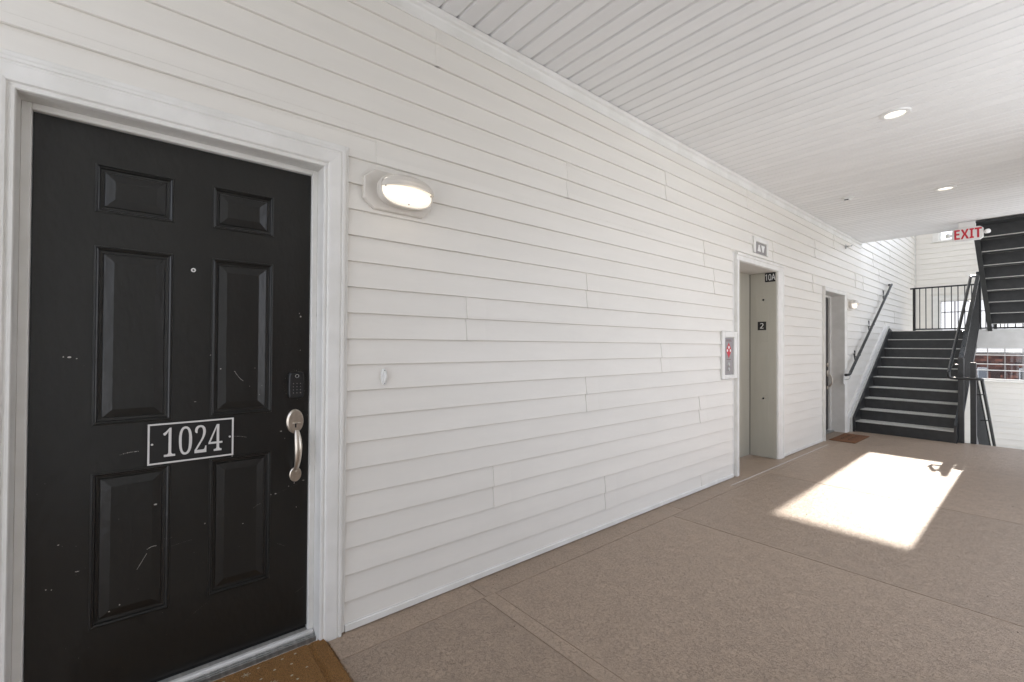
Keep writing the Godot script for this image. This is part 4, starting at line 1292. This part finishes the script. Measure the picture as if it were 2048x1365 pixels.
func wall_lamp(at: Vector3, label: String, k: float) -> void:
	var t := thing("wall_lamp", label, "wall lamp", at, "oval bulkhead wall lamps")
	var mb := MB.new()
	var hw := 0.188 * k
	var hh := 0.100 * k
	var cx := 0.052 * k
	var cy := 0.046 * k
	var oct := poly([-hw, -hh + cy, -hw + cx, -hh, hw - cx, -hh, hw, -hh + cy, hw, hh - cy, hw - cx, hh, -hw + cx, hh, -hw, hh - cy])
	mb.prism(oct, -0.003, 0.034, Transform3D(Basis.IDENTITY, at), 0.006)
	part("mounting_block", mb, M.plastic_beige, t)
	# oval body
	var o := at + Vector3(0.022 * k, 0.004, 0)
	mb = MB.new()
	mb.prism(oval(0.145 * k, 0.080 * k, 44, 0.74), 0.034, 0.078, Transform3D(Basis.IDENTITY, o), 0.006, true)
	part("body", mb, M.plastic_beige, t)
	# domed front: hood above, diffuser below
	var hood := MB.new()
	var lens := MB.new()
	var A := 40
	var R := 9
	var cut := 0.006 * k    # brow line height
	var pt := func(i: int, j: int, swell: float) -> Vector3:
		var a := TAU * i / A
		var q := float(j) / R
		var e := 0.74
		var x := signf(cos(a)) * pow(absf(cos(a)), e) * 0.139 * k * sin(q * PI / 2)
		var y := signf(sin(a)) * pow(absf(sin(a)), e) * 0.074 * k * sin(q * PI / 2)
		return o + Vector3(x, y, 0.076 + 0.044 * k * cos(q * PI / 2) + swell)
	for i in A:
		for j in R:
			var a: Vector3 = pt.call(i, j, 0.0)
			var b: Vector3 = pt.call(i + 1, j, 0.0)
			var c: Vector3 = pt.call(i + 1, j + 1, 0.0)
			var d: Vector3 = pt.call(i, j + 1, 0.0)
			lens.quad(a, b, c, d, ((a + c) * 0.5 - o))
	part("diffuser", lens, glow(Color(1.0, 0.975, 0.93), 0.15), t)
	# hood: ribbed shell over the upper part
	var N := 44
	var L := 10
	var hp := func(i: int, j: int, off: float) -> Vector3:
		var a := PI * i / N
		var x := signf(cos(a)) * pow(absf(cos(a)), 0.74) * 0.143 * k
		var ytop := pow(absf(sin(a)), 0.74) * 0.078 * k
		var ylow := minf(cut * (1.0 - pow(absf(cos(a)), 2.0)) , ytop)
		var y := lerpf(ylow, ytop, float(j) / L)
		var rr := clampf(pow(x / (0.1435 * k), 2) + pow(y / (0.0785 * k), 2), 0.0, 1.0)
		var rib := 0.0022 * (1.0 if (j % 3) == 1 else 0.0)
		return o + Vector3(x, y, 0.078 + 0.070 * k * pow(1.0 - rr, 0.36) + off + rib)
	for i in N:
		for j in L:
			var a: Vector3 = hp.call(i, j, 0.003)
			var b: Vector3 = hp.call(i + 1, j, 0.003)
			var c: Vector3 = hp.call(i + 1, j + 1, 0.003)
			var d: Vector3 = hp.call(i, j + 1, 0.003)
			hood.quad(a, b, c, d, (a + c) * 0.5 - o)
		var e0: Vector3 = hp.call(i, 0, 0.003)
		var e1: Vector3 = hp.call(i + 1, 0, 0.003)
		hood.quad(e0, e1, e1 - Vector3(0, 0, 0.008), e0 - Vector3(0, 0, 0.008), Vector3.DOWN)
	part("hood", hood, M.plastic_beige, t)
	var rim := MB.new()
	var path := PackedVector3Array()
	var ov := oval(0.143 * k, 0.0785 * k, 45, 0.74)
	for i in 46: path.append(o + Vector3(ov[i % 45].x, ov[i % 45].y, 0.078))
	rim.tube(path, 0.0045 * k, 6, 1.0, Vector3.BACK)
	part("rim", rim, M.plastic_beige, t)
	for q in [[-0.126, 0.004], [0.126, 0.000], [0.0, -0.067]]:
		mb = MB.new()
		mb.lathe(PackedVector2Array([Vector2(0.0042, 0), Vector2(0.004, 0.003), Vector2(0.0, 0.004)]), Transform3D(Basis(Vector3.RIGHT, Vector3.BACK, Vector3.DOWN), o + Vector3(q[0] * k, q[1] * k, 0.094 * k)), 10)
		part("screw", mb, M.plate_grey, t)
	var l := OmniLight3D.new()
	l.name = "light"
	l.light_color = Color(1.0, 0.93, 0.82); l.light_energy = 0.0015; l.light_size = 0.06
	l.omni_range = 10.0; l.omni_attenuation = 2.0; l.shadow_enabled = true
	l.position = Vector3(0.022 * k, -0.03, 0.16 * k)
	t.add_child(l)

# ---------------------------------------------------------------- signs, mats and small fittings
func build_small_things() -> void:
	var mb: MB
	# exit sign
	var e := thing("exit_sign", "white exit sign with red letters and two lamp heads at the ceiling edge", "sign", Vector3(9.57, 3.1, 1.39))
	var ex := 9.45
	var c := Vector3(ex, 3.078, 1.404)
	mb = MB.new()
	mb.prism(poly([-0.165, -0.065, -0.130, -0.098, 0.130, -0.098, 0.165, -0.065, 0.165, 0.065, 0.130, 0.098, -0.130, 0.098, -0.165, 0.065]), -0.03, 0.022, Transform3D(facing_x(), c), 0.008)
	part("housing", mb, M.sign_white, e)
	mb = MB.new(); mb.bb(Vector3(ex - 0.045, 3.172, 1.31), Vector3(ex + 0.045, CEIL - 0.001, 1.49), 0.006)
	part("canopy", mb, M.sign_white, e)
	var bold := SystemFont.new()
	bold.font_names = PackedStringArray(["Droid Sans"])
	bold.font_weight = 700
	text_part("letters", "EXIT", 0.128, 0.004, bold, M.red, e, Transform3D(facing_x().scaled(Vector3(1.0, 1.12, 0.80)), Vector3(ex - 0.0225, 3.078, 1.404)))
	for sg in [-1.0, 1.0]:
		mb = MB.new()
		var p := c + Vector3(-0.01, 0.005, sg * 0.205)
		mb.lathe(PackedVector2Array([Vector2(0.0, -0.046), Vector2(0.018, -0.042), Vector2(0.028, -0.026), Vector2(0.032, 0.0), Vector2(0.032, 0.016), Vector2(0.027, 0.020), Vector2(0.0, 0.021)]), Transform3D(Basis(Vector3.UP, Vector3(-0.75, 0, sg * 0.65).normalized(), Vector3.UP.cross(Vector3(-0.75, 0, sg * 0.65).normalized())), p), 18)
		mb.tube(PackedVector3Array([c + Vector3(0, 0.005, sg * 0.155), p + Vector3(0.015, 0, -sg * 0.01)]), 0.014, 8)
		part("lamp_head", mb, M.sign_white, e)
	# smoke detector
	var at := Vector3(6.82, CEIL, 0.57)
	var s := thing("smoke_detector", "small round white detector on the soffit near the wall", "detector", at)
	mb = MB.new(); mb.lathe(PackedVector2Array([Vector2(0.066, 0.003), Vector2(0.066, -0.008), Vector2(0.060, -0.014), Vector2(0.042, -0.016), Vector2(0.036, -0.040), Vector2(0.028, -0.046), Vector2(0, -0.047)]), Transform3D(Basis.IDENTITY, at), 28)
	part("body", mb, M.white_paint, s)
	mb = MB.new(); mb.bb(at + Vector3(-0.040, -0.038, -0.022), at + Vector3(-0.034, -0.028, 0.022), 0.001)
	part("vent_slot", mb, M.gap, s)
	# sidewall sprinkler
	var sp := Vector3(9.03, 3.06, 0.0)
	s = thing("sprinkler_head", "small metal sprinkler head on the siding below the ceiling edge", "sprinkler", sp)
	mb = MB.new()
	mb.lathe(PackedVector2Array([Vector2(0.038, 0.012), Vector2(0.036, 0.020), Vector2(0.014, 0.024), Vector2(0.012, 0.055), Vector2(0.0, 0.057)]), Transform3D(Basis(Vector3.RIGHT, Vector3.BACK, Vector3.DOWN), sp), 20)
	part("escutcheon", mb, M.alu, s)
	mb = MB.new()
	for sg in [-1.0, 1.0]:
		mb.tube(PackedVector3Array([sp + Vector3(sg * 0.010, 0, 0.052), sp + Vector3(sg * 0.016, 0, 0.070), sp + Vector3(sg * 0.004, 0, 0.092)]), 0.003, 6)
	mb.bb(sp + Vector3(-0.018, 0.006, 0.088), sp + Vector3(0.018, 0.010, 0.108), 0.001)
	mb.bb(sp + Vector3(-0.016, -0.012, 0.090), sp + Vector3(0.016, 0.009, 0.094), 0.001)
	part("deflector", mb, M.alu, s)
	# bell pushes
	for q in [[0.994, 1.225, "white oval door bell button on the siding right of the numbered door"], [9.165, 1.235, "small white door bell button on the siding by the far door"]]:
		var o := Vector3(q[0], q[1], 0.0)
		var b := thing("door_bell", q[2], "door bell", o, "white bell buttons beside the doors")
		mb = MB.new(); mb.prism(oval(0.0155, 0.042, 26, 0.75), 0.004, 0.024, Transform3D(Basis.IDENTITY, o), 0.004, true)
		part("base", mb, M.white_paint, b)
		mb = MB.new()
		mb.tube(PackedVector3Array([o + Vector3(0.001, 0.026, 0.022), o + Vector3(0.001, 0.014, 0.029), o + Vector3(0.001, 0, 0.031), o + Vector3(0.001, -0.014, 0.029), o + Vector3(0.001, -0.026, 0.022)]), [0.004, 0.0085, 0.010, 0.0085, 0.004], 12)
		part("button", mb, M.white_paint, b)
		for yy in [0.033, -0.033]:
			mb = MB.new(); mb.prism(oval(0.0024, 0.0024, 8), 0.022, 0.0246, Transform3D(Basis.IDENTITY, o + Vector3(0, yy, 0)))
			part("screw", mb, M.gap, b)
	door_mats()

func door_mats() -> void:
	# coir mat with dots and snow stars
	var W := 700
	var Hh := 460
	var r := RandomNumberGenerator.new()
	r.seed = 51
	var im := Image.create(W, Hh, false, Image.FORMAT_RGB8)
	for y in Hh:
		for x in W:
			var k := r.randf_range(0.62, 1.2)
			im.set_pixel(x, y, Color(0.62 * k, 0.445 * k, 0.24 * k))
	var cream := Color(0.80, 0.74, 0.63)
	var dot := func(x: float, y: float, rad: float) -> void:
		for j in range(-8, 9):
			for i in range(-8, 9):
				if i * i + j * j < rad * rad * r.randf_range(0.6, 1.2):
					var q := Vector2i(int(x) + i, int(y) + j)
					if q.x >= 0 and q.y >= 0 and q.x < W and q.y < Hh: im.set_pixel(q.x, q.y, cream * r.randf_range(0.85, 1.05))
	for gy in range(0, 7):
		for gx in range(0, 12):
			var x := 52.0 + gx * 54 + r.randf_range(-14, 14) + (27 if gy % 2 else 0)
			var y := 48.0 + gy * 58 + r.randf_range(-14, 14)
			if x > W - 90 or y > Hh - 60: continue
			if (gx + gy * 2) % 5 == 2:
				for a in 3:
					var ang := a * PI / 3 + 0.2
					for t in range(-13, 14): dot.call(x + cos(ang) * t, y + sin(ang) * t, 1.3)
			else: dot.call(x, y, 4.6)
	mat_object("door_mat", "brown coir doormat with white dots and stars below the numbered door", im, Vector3(-0.16, 0.0, 0.003), Vector3(0.716, 0.016, 0.47), 0.075)
	# far mat with dark looping print
	im = Image.create(480, 300, false, Image.FORMAT_RGB8)
	for y in 300:
		for x in 480:
			var k := r.randf_range(0.7, 1.15)
			im.set_pixel(x, y, Color(0.60 * k, 0.42 * k, 0.29 * k))
	for line in 2:
		var px := 90.0
		var t := 0.0
		while px < 400:
			t += 0.16; px += 1.1
			var y := 105.0 + line * 85 + sin(t) * 20 + sin(t * 0.37) * 8
			var x := px + cos(t * 1.0) * 9
			for j in range(-2, 3):
				for i in range(-2, 3): im.set_pixel(int(x) + i, int(y) + j, Color(0.13, 0.09, 0.07))
	mat_object("door_mat", "plain brown doormat with dark script at the foot of the stairs by the far door", im, Vector3(8.06, 0.0, 0.035), Vector3(8.86, 0.014, 0.36), 0.0)

func mat_object(called: String, label: String, im: Image, a: Vector3, b: Vector3, rib: float) -> void:
	var t := thing(called, label, "doormat", Vector3((a.x + b.x) / 2, 0, (a.z + b.z) / 2))
	im.generate_mipmaps()
	var m := StandardMaterial3D.new()
	m.albedo_texture = ImageTexture.create_from_image(im)
	m.roughness = 1.0
	m.normal_enabled = true
	m.normal_texture = noise_tex(70, 0.2, Color.BLACK, Color.WHITE, 512, 3, true, 9.0)
	m.normal_scale = 1.0
	m.texture_filter = BaseMaterial3D.TEXTURE_FILTER_LINEAR_WITH_MIPMAPS_ANISOTROPIC
	# uneven pile: a grid with small height noise, a pressed groove inside the border, and sloping edges
	var f := FastNoiseLite.new()
	f.seed = 8; f.frequency = 60.0
	var NX := 90
	var NZ := 56
	var mb := MB.new()
	var P := []
	for j in NZ + 1:
		var row := []
		for i in NX + 1:
			var x := lerpf(a.x, b.x, float(i) / NX)
			var z := lerpf(a.z, b.z, float(j) / NZ)
			var e: float = minf(minf(x - a.x, b.x - x), minf(z - a.z, b.z - z))
			var y: float = b.y * clampf(e / 0.010 + 0.30, 0.0, 1.0) + 0.0016 * f.get_noise_2d(x, z)
			if rib > 0.0 and absf(minf(b.x - x, b.z - z) - rib) < 0.008: y -= 0.0065
			row.append(Vector3(x, y, z))
		P.append(row)
	for j in NZ:
		for i in NX:
			var q := [P[j][i], P[j][i + 1], P[j + 1][i + 1], P[j + 1][i]]
			var uv := [Vector2(float(i) / NX, float(j) / NZ), Vector2(float(i + 1) / NX, float(j) / NZ), Vector2(float(i + 1) / NX, float(j + 1) / NZ), Vector2(float(i) / NX, float(j + 1) / NZ)]
			var g: Vector3 = (q[2] - q[0]).cross(q[3] - q[1]).normalized()
			if g.y < 0: g = -g
			mb.tri(q[0], q[1], q[2], g, g, g, uv[0], uv[1], uv[2]); mb.tri(q[0], q[2], q[3], g, g, g, uv[0], uv[2], uv[3])
	part("pile", mb, m, t)
	mb = MB.new(); mb.bb(Vector3(a.x + 0.001, 0.0012, a.z + 0.001), Vector3(b.x - 0.001, 0.004, b.z - 0.001))
	part("backing", mb, M.gap, t)
	# loose coir ends round the rim and over the pile
	var fr := MB.new()
	var cnt := 5200 if rib > 0.0 else 900
	for i in cnt:
		var x := rng.randf_range(a.x, b.x)
		var z := rng.randf_range(a.z, b.z)
		if i % 3 == 0:
			if rng.randf() < 0.5: x = b.x + rng.randf_range(-0.012, 0.002)
			else: z = b.z + rng.randf_range(-0.012, 0.002)
		var base := Vector3(x, b.y - 0.003 if i % 3 else b.y - 0.008, z)
		var tip := base + Vector3(rng.randf_range(-0.006, 0.006), rng.randf_range(0.004, 0.0075), rng.randf_range(-0.006, 0.006))
		var w := Vector3(rng.randf_range(-1, 1), 0, rng.randf_range(-1, 1)).normalized() * 0.0007
		var n := Vector3(rng.randf_range(-0.5, 0.5), 1, rng.randf_range(-0.5, 0.5)).normalized()
		var uvp := Vector2((x - a.x) / (b.x - a.x), (z - a.z) / (b.z - a.z)).clamp(Vector2.ZERO, Vector2.ONE)
		fr.tri(base - w, base + w, tip, n, n, n, uvp, uvp, uvp)
	var q := part("coir_fibres", fr, m, t)
	q.set_meta("kind", "stuff")
